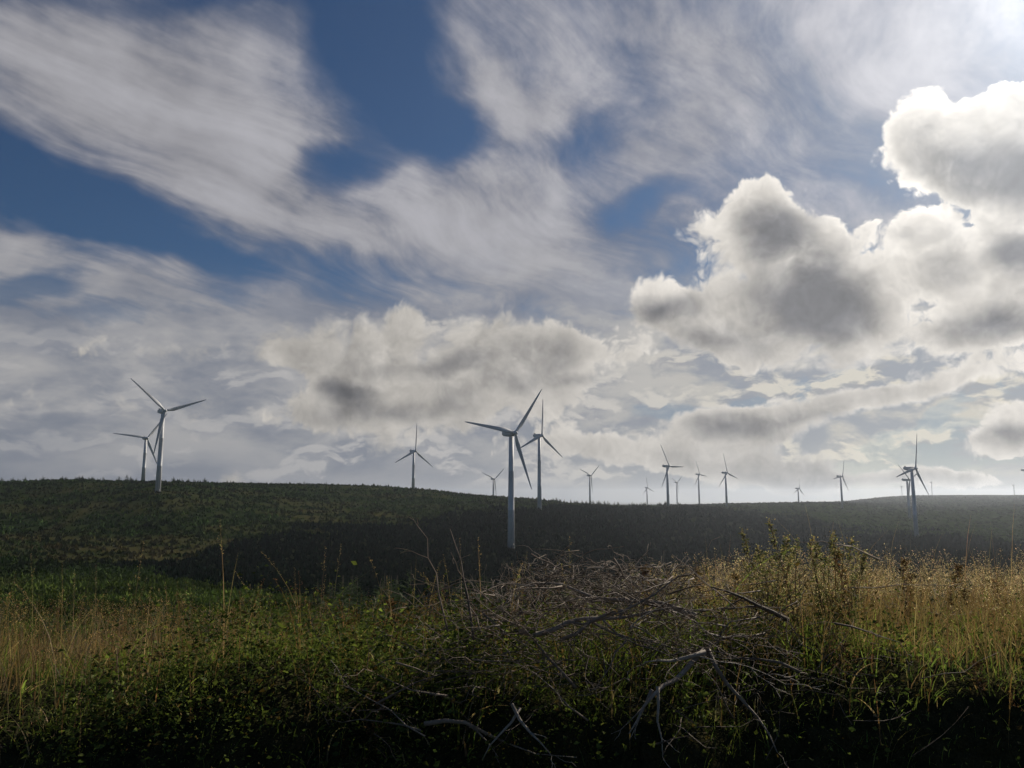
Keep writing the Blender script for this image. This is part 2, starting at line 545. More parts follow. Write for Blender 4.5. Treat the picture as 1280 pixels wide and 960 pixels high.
class MB:
    """collects rings, boxes and tubes into one mesh"""
    def __init__(s):
        s.V, s.Fc = [], []

    def loft(s, rings, cap=True):
        n = len(rings[0])
        b = len(s.V)
        for r in rings:
            s.V.extend(tuple(p) for p in r)
        for i in range(len(rings) - 1):
            for k in range(n):
                k2 = (k + 1) % n
                s.Fc.append((b + i * n + k, b + i * n + k2, b + (i + 1) * n + k2, b + (i + 1) * n + k))
        if cap:
            s.Fc.append(tuple(b + k for k in reversed(range(n))))
            s.Fc.append(tuple(b + (len(rings) - 1) * n + k for k in range(n)))

    def tube(s, pts, rad, n=5, cap=True):
        pts = [Vector(p) for p in pts]
        up = Vector((0.3, 0.2, 1)).normalized()
        rings = []
        for i, p in enumerate(pts):
            a = pts[max(i - 1, 0)]
            c = pts[min(i + 1, len(pts) - 1)]
            d = (c - a).normalized()
            if abs(d.dot(up)) > 0.95:
                up = Vector((1, 0.1, 0)).normalized()
            e1 = d.cross(up).normalized()
            e2 = d.cross(e1).normalized()
            up = -e2 if (-e2).dot(up) > 0 else e2
            r = rad[i]
            rings.append([p + (e1 * math.cos(2 * math.pi * k / n) + e2 * math.sin(2 * math.pi * k / n)) * r for k in range(n)])
        s.loft(rings, cap)

    def box(s, c, h, rot=None):
        b = len(s.V)
        for sx, sy, sz in ((-1, -1, -1), (1, -1, -1), (1, 1, -1), (-1, 1, -1), (-1, -1, 1), (1, -1, 1), (1, 1, 1), (-1, 1, 1)):
            v = Vector((sx * h[0], sy * h[1], sz * h[2]))
            if rot: v = rot @ v
            s.V.append(tuple(Vector(c) + v))
        for f in ((3, 2, 1, 0), (4, 5, 6, 7), (0, 1, 5, 4), (1, 2, 6, 5), (2, 3, 7, 6), (3, 0, 4, 7)):
            s.Fc.append(tuple(b + i for i in f))

    def build(s, name, mat, parent=None, smooth=False):
        return mesh_obj(name, s.V, s.Fc, mat, parent, smooth)


# ------------------------------------------------------------------ terrain
YS = np.array([9, 20, 50, 100, 200, 300, 420, 560, 700, 850, 1000, 1300, 1700, 2200, 3000, 3800, 5000, 12000], float)
COLS = {
    -500: [905, 850, 800, 778, 738, 700, 668, 628, 606, 604, 606, 608, 612, 615, 617, 618, 619, 620],
    0:    [905, 850, 800, 778, 738, 700, 665, 625, 605, 602.5, 605, 608, 612, 615, 617, 618, 619, 620],
    100:  [905, 850, 802, 780, 740, 704, 663, 620, 602, 601, 605, 608, 612, 615, 617, 618, 619, 620],
    200:  [905, 850, 805, 780, 742, 708, 660, 614, 603, 606, 612, 612, 613, 615, 617, 618, 619, 620],
    300:  [905, 850, 805, 783, 746, 712, 666, 628, 608, 605, 608, 612, 613, 615, 617, 618, 619, 620],
    400:  [905, 850, 805, 785, 750, 715, 672, 640, 618, 606.5, 608, 614, 616, 617, 618, 619, 619, 620],
    520:  [905, 850, 805, 785, 752, 718, 680, 648, 625, 612, 616, 619, 619, 620, 620, 620, 620, 621],
    640:  [905, 850, 805, 785, 755, 725, 688, 650, 633, 625, 622, 628, 628, 626, 625, 625, 625, 625],
    760:  [905, 850, 805, 780, 752, 728, 700, 668, 647, 636, 632, 633, 633, 632, 632, 631, 631, 630],
    850:  [905, 850, 800, 775, 748, 728, 710, 690, 665, 645, 636, 632, 631.5, 632, 632, 631, 631, 630],
    950:  [905, 850, 800, 775, 745, 726, 711, 693, 672, 655, 645, 634, 629, 630, 630, 630, 630, 630],
    1050: [905, 850, 800, 775, 745, 725, 710, 693, 675, 660, 648, 636, 628, 629, 627.5, 627, 628, 628],
    1110: [905, 850, 800, 775, 745, 724, 707, 690, 673, 661, 650, 639, 632, 628, 622, 621, 622, 624],
    1150: [905, 850, 800, 775, 745, 722, 705, 688, 670, 660, 650, 640, 634, 628, 621, 619, 620.5, 621],
    1280: [905, 850, 800, 775, 745, 720, 702, 688, 675, 662, 652, 639, 632, 627, 621, 618.7, 620, 621],
    1900: [905, 850, 800, 775, 745, 720, 702, 688, 675, 662, 652, 640, 634, 628, 621, 618.5, 620, 621],
}


def px_to_tan(y):
    u = (480 - y) / F
    return (math.sin(PITCH) + u * math.cos(PITCH)) / (math.cos(PITCH) - u * math.sin(PITCH))


UX = np.array([((x - 640) / F) / (math.cos(PITCH) + (140 / F) * math.sin(PITCH)) for x in sorted(COLS)])
TT = np.array([[px_to_tan(y) for y in COLS[x]] for x in sorted(COLS)])


def mono_interp(x, xp, fp):
    """smooth monotone interpolation, fp has a trailing axis of len(xp)"""
    h = np.diff(xp)
    d = np.diff(fp, axis=-1) / h
    m = np.zeros_like(fp)
    same = (d[..., 1:] * d[..., :-1]) > 0
    w1 = 2 * h[1:] + h[:-1]
    w2 = h[1:] + 2 * h[:-1]
    with np.errstate(divide='ignore', invalid='ignore'):
        hm = (w1 + w2) / (w1 / d[..., :-1] + w2 / d[..., 1:])
    m[..., 1:-1] = np.where(same, hm, 0)
    return m


LY = np.log(YS)
MY = mono_interp(None, LY, TT)
# resample rows to a fine table in log distance, then interpolate across columns
LF = np.linspace(LY[0], LY[-1], 500)
idx = np.clip(np.searchsorted(LY, LF) - 1, 0, len(LY) - 2)
hh = (LY[1:] - LY[:-1])[idx]
tt = (LF - LY[idx]) / hh
TAB = ((2 * tt ** 3 - 3 * tt ** 2 + 1) * TT[:, idx] + (tt ** 3 - 2 * tt ** 2 + tt) * hh * MY[:, idx]
       + (-2 * tt ** 3 + 3 * tt ** 2) * TT[:, idx + 1] + (tt ** 3 - tt ** 2) * hh * MY[:, idx + 1])
MU = mono_interp(None, UX, TAB.T).T
UF = np.linspace(UX[0], UX[-1], 900)
iu = np.clip(np.searchsorted(UX, UF) - 1, 0, len(UX) - 2)
hu = (UX[1:] - UX[:-1])[iu][:, None]
tu = ((UF - UX[iu]))[:, None] / hu
TAB2 = ((2 * tu ** 3 - 3 * tu ** 2 + 1) * TAB[iu] + (tu ** 3 - 2 * tu ** 2 + tu) * hu * MU[iu]
        + (-2 * tu ** 3 + 3 * tu ** 2) * TAB[iu + 1] + (tu ** 3 - tu ** 2) * hu * MU[iu + 1])

_gr = rng.random((8, 64, 64)).astype(np.float64)


def vnoise(x, y, k=0):
    xi, yi = np.floor(x).astype(int), np.floor(y).astype(int)
    fx, fy = x - xi, y - yi
    fx, fy = fx * fx * (3 - 2 * fx), fy * fy * (3 - 2 * fy)
    a = _gr[k, xi % 64, yi % 64]
    b = _gr[k, (xi + 1) % 64, yi % 64]
    c = _gr[k, xi % 64, (yi + 1) % 64]
    d = _gr[k, (xi + 1) % 64, (yi + 1) % 64]
    return (a * (1 - fx) + b * fx) * (1 - fy) + (c * (1 - fx) + d * fx) * fy - 0.5


def fbm(x, y, k=0, oct=4):
    s, a = 0, 1
    for i in range(oct):
        s = s + a * vnoise(x * 2 ** i, y * 2 ** i, (k + i) % 8)
        a *= 0.5
    return s


def sstep(a, b, v):
    t = np.clip((v - a) / (b - a), 0, 1)
    return t * t * (3 - 2 * t)


def h_near(x, y):
    n = fbm(x * 0.9, y * 0.9, 2, 4)
    ym = y + 0.50 * vnoise(x * 0.9 + 7, x * 0 + 3.3, 1) + 0.22 * vnoise(x * 3.1, y * 2.0, 4)
    crest = 0.86 + 0.05 * np.sin(x * 0.9)
    face = (0.8 * sstep(2.6, 3.15, ym) + 0.2 * sstep(2.9, 3.9, ym)) * crest * 1.06
    drop = np.interp(x, [-5, -2, 0, 2, 5], [0.17, 0.16, 0.14, 0.10, 0.095])
    z = face - np.clip(y - 3.15, 0, None) * drop
    z = z + 0.10 * n * sstep(2.3, 3.0, y)
    for (mx_, my_, rx_, ry_, hh_) in ((-1.05, 3.35, 0.75, 0.35, 0.13), (-0.2, 3.2, 0.4, 0.3, 0.07), (1.9, 3.3, 0.6, 0.35, 0.10), (-2.5, 3.1, 0.5, 0.4, -0.12), (0.9, 3.15, 0.5, 0.25, -0.06), (3.0, 3.5, 0.5, 0.4, 0.08)):
        z = z + hh_ * np.exp(-((x - mx_) / rx_) ** 2 - ((y - my_) / ry_) ** 2)
    z = np.where(y < 2.2, 0.02 * n * sstep(2.2, 1.6, y), z)
    # the bank runs out of sight past the sides of the view
    return z


def h_far(x, y):
    r = np.hypot(x, y)
    Dd = np.maximum(np.maximum(y, 0.72 * r), 9.0)
    u = np.clip(x / Dd, UF[0], UF[-1])
    fu = (u - UF[0]) / (UF[1] - UF[0])
    fl = (np.clip(np.log(Dd), LF[0], LF[-1]) - LF[0]) / (LF[1] - LF[0])
    iu_ = np.clip(fu.astype(int), 0, len(UF) - 2)
    il_ = np.clip(fl.astype(int), 0, len(LF) - 2)
    a, b = fu - iu_, fl - il_
    T = (TAB2[iu_, il_] * (1 - a) * (1 - b) + TAB2[iu_ + 1, il_] * a * (1 - b)
         + TAB2[iu_, il_ + 1] * (1 - a) * b + TAB2[iu_ + 1, il_ + 1] * a * b)
    z = EYE + Dd * T
    amp = np.clip(r / 400, 0.15, 1.6)
    z = z + amp * (1.3 * fbm(x / 60, y / 60, 1, 4)) * sstep(12, 40, r)
    return z


def height(x, y):
    x = np.asarray(x, float)
    y = np.asarray(y, float)
    r = np.hypot(x, y)
    k = sstep(6.5, 13.0, y) * 1.0
    zn = h_near(x, np.minimum(y, 12))
    front = zn * (1 - k) + h_far(x, y) * k
    az = np.abs(np.arctan2(x, y))
    side = sstep(R(62), R(95), az) * sstep(4, 12, r)
    back = 0.5 * fbm(x / 30, y / 30, 3, 3) * sstep(8, 40, r)
    return front * (1 - side) + back * side


def H(x, y):
    return float(height(np.array([x]), np.array([y]))[0])


def to_px(x, y, z):
    z = z - EYE
    c, s = math.cos(PITCH), math.sin(PITCH)
    f = y * c + z * s
    u = -y * s + z * c
    return 640 + F * x / f, 480 - F * u / f


def blob(px, py, cx, cy, rx, ry, rot=0.0):
    a = R(rot)
    dx, dy = px - cx, py - cy
    q = ((dx * math.cos(a) + dy * math.sin(a)) / rx) ** 2 + ((-dx * math.sin(a) + dy * math.cos(a)) / ry) ** 2
    return np.exp(-q)


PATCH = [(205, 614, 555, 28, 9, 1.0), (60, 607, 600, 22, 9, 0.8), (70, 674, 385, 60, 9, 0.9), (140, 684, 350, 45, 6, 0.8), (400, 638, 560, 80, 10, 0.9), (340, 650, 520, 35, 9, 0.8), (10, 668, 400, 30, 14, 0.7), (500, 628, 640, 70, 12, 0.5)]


def cover(x, y, z):
    """land cover: (gold grass 0..1, cloud shadow painted as dark cover 0..1)"""
    r = np.hypot(x, y)
    n = fbm(x / 55, y / 55, 4, 5)
    nf = fbm(x / 13, y / 13, 0, 4)
    u = x / np.maximum(y, 1)
    # cloud shadow on lower slope and valley floor, painted as dark cover, middle to right
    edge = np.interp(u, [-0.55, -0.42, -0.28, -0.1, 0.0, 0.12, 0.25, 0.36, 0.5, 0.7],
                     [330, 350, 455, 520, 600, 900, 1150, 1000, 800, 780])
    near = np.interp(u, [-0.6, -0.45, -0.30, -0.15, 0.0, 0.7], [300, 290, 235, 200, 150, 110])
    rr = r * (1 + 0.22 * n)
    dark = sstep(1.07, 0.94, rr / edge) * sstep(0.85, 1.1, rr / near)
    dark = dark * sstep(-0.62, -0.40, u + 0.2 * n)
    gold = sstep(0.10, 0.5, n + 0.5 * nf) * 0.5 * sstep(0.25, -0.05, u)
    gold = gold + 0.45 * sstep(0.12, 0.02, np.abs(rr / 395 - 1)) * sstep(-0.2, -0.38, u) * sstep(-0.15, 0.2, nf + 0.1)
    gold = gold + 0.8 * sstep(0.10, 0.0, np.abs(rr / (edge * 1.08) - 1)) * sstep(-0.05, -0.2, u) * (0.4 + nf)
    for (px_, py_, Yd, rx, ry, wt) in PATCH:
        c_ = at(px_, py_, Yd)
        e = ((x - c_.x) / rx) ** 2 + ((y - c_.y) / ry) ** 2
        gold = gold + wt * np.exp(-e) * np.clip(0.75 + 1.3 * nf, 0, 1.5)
    # an old track slants up the hill
    a_, b_ = at(50, 672, 410), at(125, 632, 520)
    tx, ty = b_.x - a_.x, b_.y - a_.y
    k_ = np.clip(((x - a_.x) * tx + (y - a_.y) * ty) / (tx * tx + ty * ty), 0, 1)
    gold = gold + 0.7 * np.exp(-(np.hypot(x - a_.x - k_ * tx, y - a_.y - k_ * ty) / 3.5) ** 2)
    gold = np.clip(gold, 0, 1) * (1 - dark)
    return gold, dark


def build_ground():
    az = np.concatenate([np.linspace(-180, -48, 60)[:-1], np.linspace(-48, 48, 640)[:-1], np.linspace(48, 180, 61)[:-1]])
    az = np.radians(az)
    r = np.concatenate([[0.4, 0.9, 1.4], np.linspace(1.8, 7.5, 75), np.exp(np.linspace(math.log(7.7), math.log(14000), 250))])
    A, Rr = np.meshgrid(az, r)
    X, Y = np.sin(A) * Rr, np.cos(A) * Rr
    Z = height(X, Y)
    V = np.stack([X, Y, Z], -1).reshape(-1, 3)
    na, nr = len(az), len(r)
    i, j = np.meshgrid(np.arange(nr - 1), np.arange(na), indexing='ij')
    j2 = (j + 1) % na
    Fq = np.stack([i * na + j, i * na + j2, (i + 1) * na + j2, (i + 1) * na + j], -1).reshape(-1, 4)
    Fq = Fq[:, ::-1]
    V = np.vstack([V, [[0, 0, H(0, 0.001)]]])
    c = len(V) - 1
    tri = np.stack([np.arange(na), (np.arange(na) + 1) % na, np.full(na, c)], -1)[:, ::-1]
    flat = np.concatenate([Fq.ravel(), tri.ravel()])
    counts = np.concatenate([np.full(len(Fq), 4), np.full(na, 3)]).astype(np.int32)
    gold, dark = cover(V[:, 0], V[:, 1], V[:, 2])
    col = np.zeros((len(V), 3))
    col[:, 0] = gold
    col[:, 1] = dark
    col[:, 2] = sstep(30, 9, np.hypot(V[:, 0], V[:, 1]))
    m, g, out = new_mat('moorland')
    a = g.n.new('ShaderNodeAttribute')
    a.attribute_name = 'col'
    go, da, ne = g.sep(a.outputs['Color'])
    geo = g.n.new('ShaderNodeNewGeometry')
    P = geo.outputs['Position']
    n1 = g.noise(P, 0.05, 8, 0.65)
    n2 = g.noise(P, 0.45, 8, 0.7)
    n3 = g.noise(P, 12.0, 6, 0.7)
    base = g.mix(g.smooth(n1, 0.38, 0.62), (0.017, 0.030, 0.009, 1), (0.030, 0.044, 0.014, 1))
    base = g.mix(g.smooth(n2, 0.42, 0.66, 0.0, 0.75), base, (0.009, 0.014, 0.005, 1))
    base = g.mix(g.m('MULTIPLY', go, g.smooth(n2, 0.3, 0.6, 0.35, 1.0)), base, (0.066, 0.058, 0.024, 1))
    base = g.mix(da, base, g.mix(g.smooth(n2, 0.4, 0.65), (0.010, 0.014, 0.008, 1), (0.024, 0.030, 0.014, 1)))  # cloud shadow painted into the ground colour
    soil = g.mix(g.smooth(n3, 0.35, 0.65), (0.018, 0.020, 0.010, 1), (0.045, 0.042, 0.020, 1))
    base = g.mix(ne, base, soil)
    bump = g.m('ADD', g.m('MULTIPLY', n2, 1.0), g.m('MULTIPLY', n3, 0.03))
    principled(g, out, base, 1.0, 0.0, bump=bump, bstr=0.8, bdist=0.8)
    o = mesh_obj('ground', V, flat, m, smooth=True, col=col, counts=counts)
    tag(o, 'moorland falling from the bank into a valley and up a long hill', 'ground', kind='structure')
    return o


build_ground()

# ------------------------------------------------------------------ wind turbines
BL = 33.0


def naca(n, thick):
    t = np.linspace(0, math.pi, n // 2 + 1)
    x = (1 - np.cos(t)) / 2
    yt = 5 * thick * (0.2969 * np.sqrt(x) - 0.1260 * x - 0.3516 * x ** 2 + 0.2843 * x ** 3 - 0.1036 * x ** 4)
    up = np.stack([x, yt], 1)[::-1]
    lo = np.stack([x, -yt], 1)[1:-1]
    return np.vstack([up, lo])


def make_turbine():
    root = empty('wind_turbine')
    HUB, N = 60.0, 28
    mb = MB()
    rings = []
    for z in (0, 20, 20.06, 20.12, 40, 40.06, 40.12, 58.2):
        r = 1.95 - 0.70 * z / 58.2
        if z in (20.06, 40.06): r += 0.03
        rings.append([(r * math.cos(2 * math.pi * k / N), r * math.sin(2 * math.pi * k / N), z) for k in range(N)])
    mb.loft(rings)
    tower = mb.build('tower', M_PAINT, root, smooth=False)
    for p in tower.data.polygons: p.use_smooth = len(p.vertices) == 4
    mb = MB()
    mb.box((0, -1.94, 1.8), (0.45, 0.09, 1.05))
    mb.box((0, -2.15, 0.35), (0.55, 0.3, 0.3))
    mb.build('door', M_DOOR, tower)
    # nacelle along y, rotor at -y
    mb = MB()
    rings = []
    prof = [(-2.2, 1.15, 1.15, 0.0), (-1.9, 1.45, 1.5, 0.0), (0.0, 1.6, 1.65, 0.02), (3.2, 1.6, 1.65, 0.05), (5.6, 1.5, 1.45, 0.22), (6.6, 1.35, 1.05, 0.45), (6.9, 1.15, 0.75, 0.6)]
    for (y, hw, hz, zo) in prof:
        ring = []
        for k in range(20):
            a = 2 * math.pi * k / 20
            ca, sa = math.cos(a), math.sin(a)
            e = 0.42
            ring.append((hw * math.copysign(abs(ca) ** e, ca), y, HUB + zo + hz * math.copysign(abs(sa) ** e, sa)))
        rings.append(ring)
    mb.loft(rings[::-1])
    nac = mb.build('nacelle', M_PAINT, root, smooth=False)
    mb = MB()
    mb.box((0, 5.6, HUB + 2.05), (0.9, 0.25, 0.35))
    mb.tube([(0.6, 6.0, HUB + 1.6), (0.6, 6.0, HUB + 2.9)], [0.06, 0.04], 6)
    mb.build('wind_sensor', M_DOOR, nac)
    mb = MB()
    rings = []
    for (y, r) in ((-2.25, 1.0), (-2.6, 1.25), (-3.6, 1.3), (-4.4, 1.1), (-5.0, 0.7), (-5.3, 0.25)):
        rings.append([(r * math.cos(2 * math.pi * k / 18), y, HUB + r * math.sin(2 * math.pi * k / 18)) for k in range(18)])
    mb.loft(rings)
    mb.build('hub', M_PAINT, root, smooth=True)
    # blade along +z from its root, origin on the rotor axis
    mb = MB()
    prof = naca(16, 0.18)
    rings = []
    for s, ch, th, tw in ((0.9, 1.5, 1, 20), (2.0, 1.5, 1, 20), (4.0, 2.0, .6, 18), (6.5, 2.75, .33, 14), (10, 2.5, .25, 9), (15, 2.05, .2, 6),
                          (20, 1.65, .18, 4), (25, 1.25, .16, 2), (29, 0.92, .15, 1), (31.6, 0.62, .15, 0), (32.7, 0.34, .15, 0), (33.0, 0.10, .15, 0)):
        ring = []
        for k, (x, y) in enumerate(prof):
            if th == 1:
                a = math.atan2(y, x - 0.5) if True else 0
                a = 2 * math.pi * (k / len(prof))
                px, py = 0.5 * math.cos(a) * ch, 0.5 * math.sin(a) * ch
            else:
                px, py = (x - 0.32) * ch, y / 0.18 * th * ch * 0.9
            c_, s_ = math.cos(R(tw)), math.sin(R(tw))
            ring.append((px * c_ - py * s_, px * s_ + py * c_, s))
        rings.append(ring)
    mb.loft(rings)
    for k in range(3):
        if k == 0:
            b = mb.build('blade', M_PAINT, root, smooth=True)
            bm_ = b
        else:
            b = bm_.copy()
            COL.objects.link(b)
            b.parent = root
        b.location = (0, -3.6, HUB)
        b.rotation_euler = (R(-2), R(120 * k), 0)
    return root


turbine = make_turbine()
note_kids(turbine)
# hub x, hub y, blade length in pixels, blade angle, label
TURB = [
    (206.5, 513.5, 57.0, 190, 133, 'tallest white turbine on the left hill, sunlit down one edge of its tower'),
    (184.2, 547.5, 40.5, 275, 134, 'smaller turbine whose blade reaches behind the tall left hill turbine'),
    (519.6, 563.8, 34.7, 3, 135, 'lone turbine on the hill crest, one blade straight up, midway along the ridge'),
    (618.4, 598.8, 22.0, 170, 137, 'small turbine with raised V of blades just beside the biggest central tower'),
    (644.0, 541.3, 75.7, 37.5, 142, 'biggest and nearest wind turbine, its tower standing in the dark valley'),
    (677.5, 544.3, 47.0, 4, 138, 'turbine partly crossed by the lowest blade of the biggest turbine'),
    (738.8, 594.4, 21.5, 171, 138, 'turbine with a V of blades behind a jagged line of small conifers'),
    (809.8, 609.8, 14.5, 350, 138, 'tiny distant turbine left of the tall turbine with a level blade'),
    (836.6, 582.6, 31.5, 330, 138, 'turbine with one blade level and one up, base on the hill shoulder'),
    (847.0, 603.0, 14.2, 172, 138, 'tiny distant turbine with V of blades close behind a taller tower'),
    (874.7, 592.8, 18.9, 338, 138, 'thin turbine standing behind the ridge beside a slightly larger one'),
    (909.2, 590.9, 25.3, 346, 139, 'turbine with foot just below the ridge, second of the two leaning blades'),
    (999.2, 610.6, 16.6, 5, 139, 'small far turbine showing above the tall seeding weeds'),
    (1053.2, 595.4, 24.0, 21, 140, 'turbine alone over the hill, right of the tall seeding weeds'),
    (1144.6, 585.6, 47.0, 16, 144, 'large turbine seen nearly side on at the right, tower paler low down'),
    (1137.2, 599.8, 31.0, 308, 144, 'turbine half hidden behind the large side-on turbine at the right'),
    (1127.7, 608.0, 7.2, 0, 139, 'minute turbine on the far hill left of the large side-on pair'),
    (1165.0, 602.8, 7.6, 48, 139, 'minute turbine on the far hill under the low blade tip'),
    (1268.0, 606.5, 8.0, 8, 130, 'minute turbine on the far hill near the picture edge, three blades bunched'),
    (1284.2, 587.6, 22.5, 346, 138, 'turbine cut by the right edge of the view, only its nacelle and blade showing'),
]
for i, (hx, hy, L, th, A, lab) in enumerate(TURB):
    o = turbine if i == 0 else copy_tree(turbine)
    if i == 0:
        pass
    depth = BL * F / L
    hub = at_depth(hx, hy, depth)
    ax = Vector((math.sin(R(A)), math.cos(R(A)), 0))
    base = hub - ax * 3.6
    gz = H(base.x, base.y)
    sc = 1.0
    hh_ = hub.z - gz
    o.location = (base.x, base.y, hub.z - 60.0)
    o.rotation_euler = (0, 0, R(180 - A))
    kids = [c for c in COL.objects if c.parent == o]
    k = 0
    for c in kids:
        if c.name.startswith('blade'):
            c.rotation_euler = (R(-2), R(th + 120 * k), 0)
            k += 1
        if c.name.startswith('tower'):
            c.location = (0, 0, 60.0 - hh_ - 0.3)
            c.scale = (1, 1, (hh_ - 1.5) / 58.2)
    tag(o, lab, 'wind turbine', 'wind turbines over the moor')
    print('turbine', i, 'height', round(hh_, 1), 'dist', round(base.length))

#VEG#
# ------------------------------------------------------------------ vegetation helpers
def strips(base, h, w, lean, amt, col, K=4, tipcol=None, curl=1.0, side=None):
    """ribbons: base (N,3), height, width, lean azimuth, lean amount (0..1), colour (N,3)"""
    N = len(h)
    if side is None:
        side = rng.uniform(0, 2 * math.pi, N)
    sx, sy = np.cos(side), np.sin(side)
    lx, ly = np.cos(lean), np.sin(lean)
    Vs, Cs = [], []
    for k in range(K + 1):
        t = k / K
        bend = amt * (t ** 2) * curl + amt * 0.25 * t
        px = base[:, 0] + lx * h * bend
        py = base[:, 1] + ly * h * bend
        pz = base[:, 2] + h * (t - 0.55 * amt * t ** 2.2)
        ww = w * (1 - t ** 1.6) * 0.5
        if k < K:
            Vs.append(np.stack([px - sx * ww, py - sy * ww, pz], 1))
            Vs.append(np.stack([px + sx * ww, py + sy * ww, pz], 1))
        else:
            Vs.append(np.stack([px, py, pz], 1))
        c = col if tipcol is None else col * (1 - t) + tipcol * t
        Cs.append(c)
        if k < K: Cs.append(c)
    V = np.stack(Vs, 1)
    C = np.stack(Cs, 1)
    M = 2 * K + 1
    off = (np.arange(N) * M)[:, None]
    quads = []
    for k in range(K - 1):
        quads.append(np.array([2 * k, 2 * k + 1, 2 * k + 3, 2 * k + 2]))
    q = np.concatenate([off + x[None] for x in quads], 0)
    tri = off + np.array([2 * K - 2, 2 * K - 1, 2 * K])[None]
    flat = np.concatenate([q.ravel(), tri.ravel()])
    counts = np.concatenate([np.full(len(q), 4), np.full(len(tri), 3)]).astype(np.int32)
    tips = V[:, -1]
    return V.reshape(-1, 3), C.reshape(-1, 3), flat, counts, tips


def join(parts):
    Vs, Cs, Fs, Ns = [], [], [], []
    b = 0
    for V, C, f, n in parts:
        Vs.append(V); Cs.append(C); Fs.append(f + b); Ns.append(n)
        b += len(V)
    return np.vstack(Vs), np.vstack(Cs), np.concatenate(Fs), np.concatenate(Ns)


def leaves(P, size, col, up=0.5, aspect=0.55, fold=0.25):
    """folded leaf blades with four corners, random facing"""
    N = len(P)
    d = rng.normal(size=(N, 3)); d[:, 2] = np.abs(d[:, 2]) * up + rng.normal(0, 0.15, N)
    d /= np.linalg.norm(d, axis=1)[:, None]
    n = rng.normal(size=(N, 3)); n[:, 2] += 0.8
    n -= (n * d).sum(1)[:, None] * d
    n /= np.linalg.norm(n, axis=1)[:, None]
    s = np.cross(d, n)
    L = size[:, None]
    a = P
    m = P + d * L * 0.45
    tip = P + d * L - n * L * 0.12
    l = m + s * L * aspect * 0.5 + n * L * fold * 0.5
    r = m - s * L * aspect * 0.5 + n * L * fold * 0.5
    V = np.stack([a, l, tip, r], 1).reshape(-1, 3)
    C = np.repeat(col, 4, 0)
    off = (np.arange(N) * 4)[:, None]
    f = np.concatenate([(off + np.array([0, 1, 2])), (off + np.array([0, 2, 3]))], 0)
    return V, C, f.ravel(), np.full(len(f), 3, dtype=np.int32)


def visible_xy(n, y0, y1, wide=0.74, pad=1.7, bias=1.0):
    y = y0 + (y1 - y0) * rng.random(n) ** bias
    x = rng.uniform(-1, 1, n) * (wide * y + pad)
    return x, y


def tint(n, c, v=0.18, h=0.08):
    c = np.asarray(c, float)
    k = np.exp(rng.normal(0, v, (n, 1)))
    return np.clip(c[None] * k * (1 + rng.normal(0, h, (n, 3))), 0.003, 0.9)


DRY = np.array((0.165, 0.115, 0.064))
STRAW = np.array((0.27, 0.20, 0.125))
RUST = np.array((0.22, 0.10, 0.05))
GREEN = np.array((0.042, 0.062, 0.018))
LIME = np.array((0.125, 0.155, 0.040))
DKGREEN = np.array((0.030, 0.050, 0.018))


def dryness(x, y):
    """dry grass on the left edge and over the right-hand top of the bank"""
    n = fbm(x * 0.8, y * 0.8, 5, 4)
    left = sstep(-0.9, -2.1, x + 0.6 * n)
    right = sstep(1.1, 2.3, x + 0.7 * n) * sstep(3.4, 3.9, y + 0.3 * n)
    return np.clip(np.maximum(left * 0.62, right) + 0.9 * n + 0.02, 0, 1)


# ------------------------------------------------------------------ hillside scrub
def scrub(n, r0, r1, keep, size, cols, name, label, mat, K=7, tall=1.0):
    az = rng.uniform(-R(40), R(40), n)
    r = np.exp(rng.uniform(math.log(r0), math.log(r1), n))
    x, y = np.sin(az) * r, np.cos(az) * r
    z = height(x, y)
    gold, dark = cover(x, y, z)
    k = keep(x, y, r, gold, dark)
    x, y, z, r, gold, dark = [a[k] for a in (x, y, z, r, gold, dark)]
    N = len(x)
    s = size(r) * np.exp(rng.normal(0, 0.25, N))
    c = cols(x, y, gold, dark)
    off = rng.normal(0, 1, (N, K, 3))
    th = rng.uniform(0, 2 * math.pi, (N, K))
    t = rng.random((N, K))
    hgt = s[:, None] * tall * (0.35 + 0.75 * t)
    rad = s[:, None] * 0.55 * (1 - 0.7 * t)
    cx = x[:, None] + np.cos(th) * rad
    cy = y[:, None] + np.sin(th) * rad
    ww = s[:, None] * (0.55 - 0.3 * t)
    a2 = rng.uniform(0, math.pi, (N, K))
    b1 = np.stack([cx - np.cos(a2) * ww, cy - np.sin(a2) * ww, z[:, None] + hgt * 0.1 - 0.15 * s[:, None]], -1)
    b2 = np.stack([cx + np.cos(a2) * ww, cy + np.sin(a2) * ww, z[:, None] + hgt * 0.25 - 0.15 * s[:, None]], -1)
    tp = np.stack([x[:, None] + np.cos(th) * rad * 0.6, y[:, None] + np.sin(th) * rad * 0.6, z[:, None] + hgt], -1)
    V = np.stack([b1, b2, tp], 2).reshape(-1, 3)
    C = np.repeat(c[:, None] * np.exp(rng.normal(0, 0.12, (N, K, 1))), 3, 1).reshape(-1, 3)
    f = np.arange(len(V)).reshape(-1, 3)
    o = mesh_obj(name, V, f, mat, col=C)
    tag(o, label, name.replace('_', ' '), kind='stuff')
    return o


def scrub_cols(x, y, gold, dark):
    n = len(x)
    m = fbm(x / 25, y / 25, 6, 4)[:, None]
    g_ = np.array((0.030, 0.054, 0.015)) * (1 + 1.3 * np.clip(m, -0.6, 1))
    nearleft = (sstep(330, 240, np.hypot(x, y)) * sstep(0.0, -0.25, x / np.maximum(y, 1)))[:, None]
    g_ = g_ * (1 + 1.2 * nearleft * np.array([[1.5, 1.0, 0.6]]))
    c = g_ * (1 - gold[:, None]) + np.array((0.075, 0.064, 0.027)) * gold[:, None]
    return np.clip(c * np.exp(rng.normal(0, 0.2, (n, 1))), 0.004, 1)


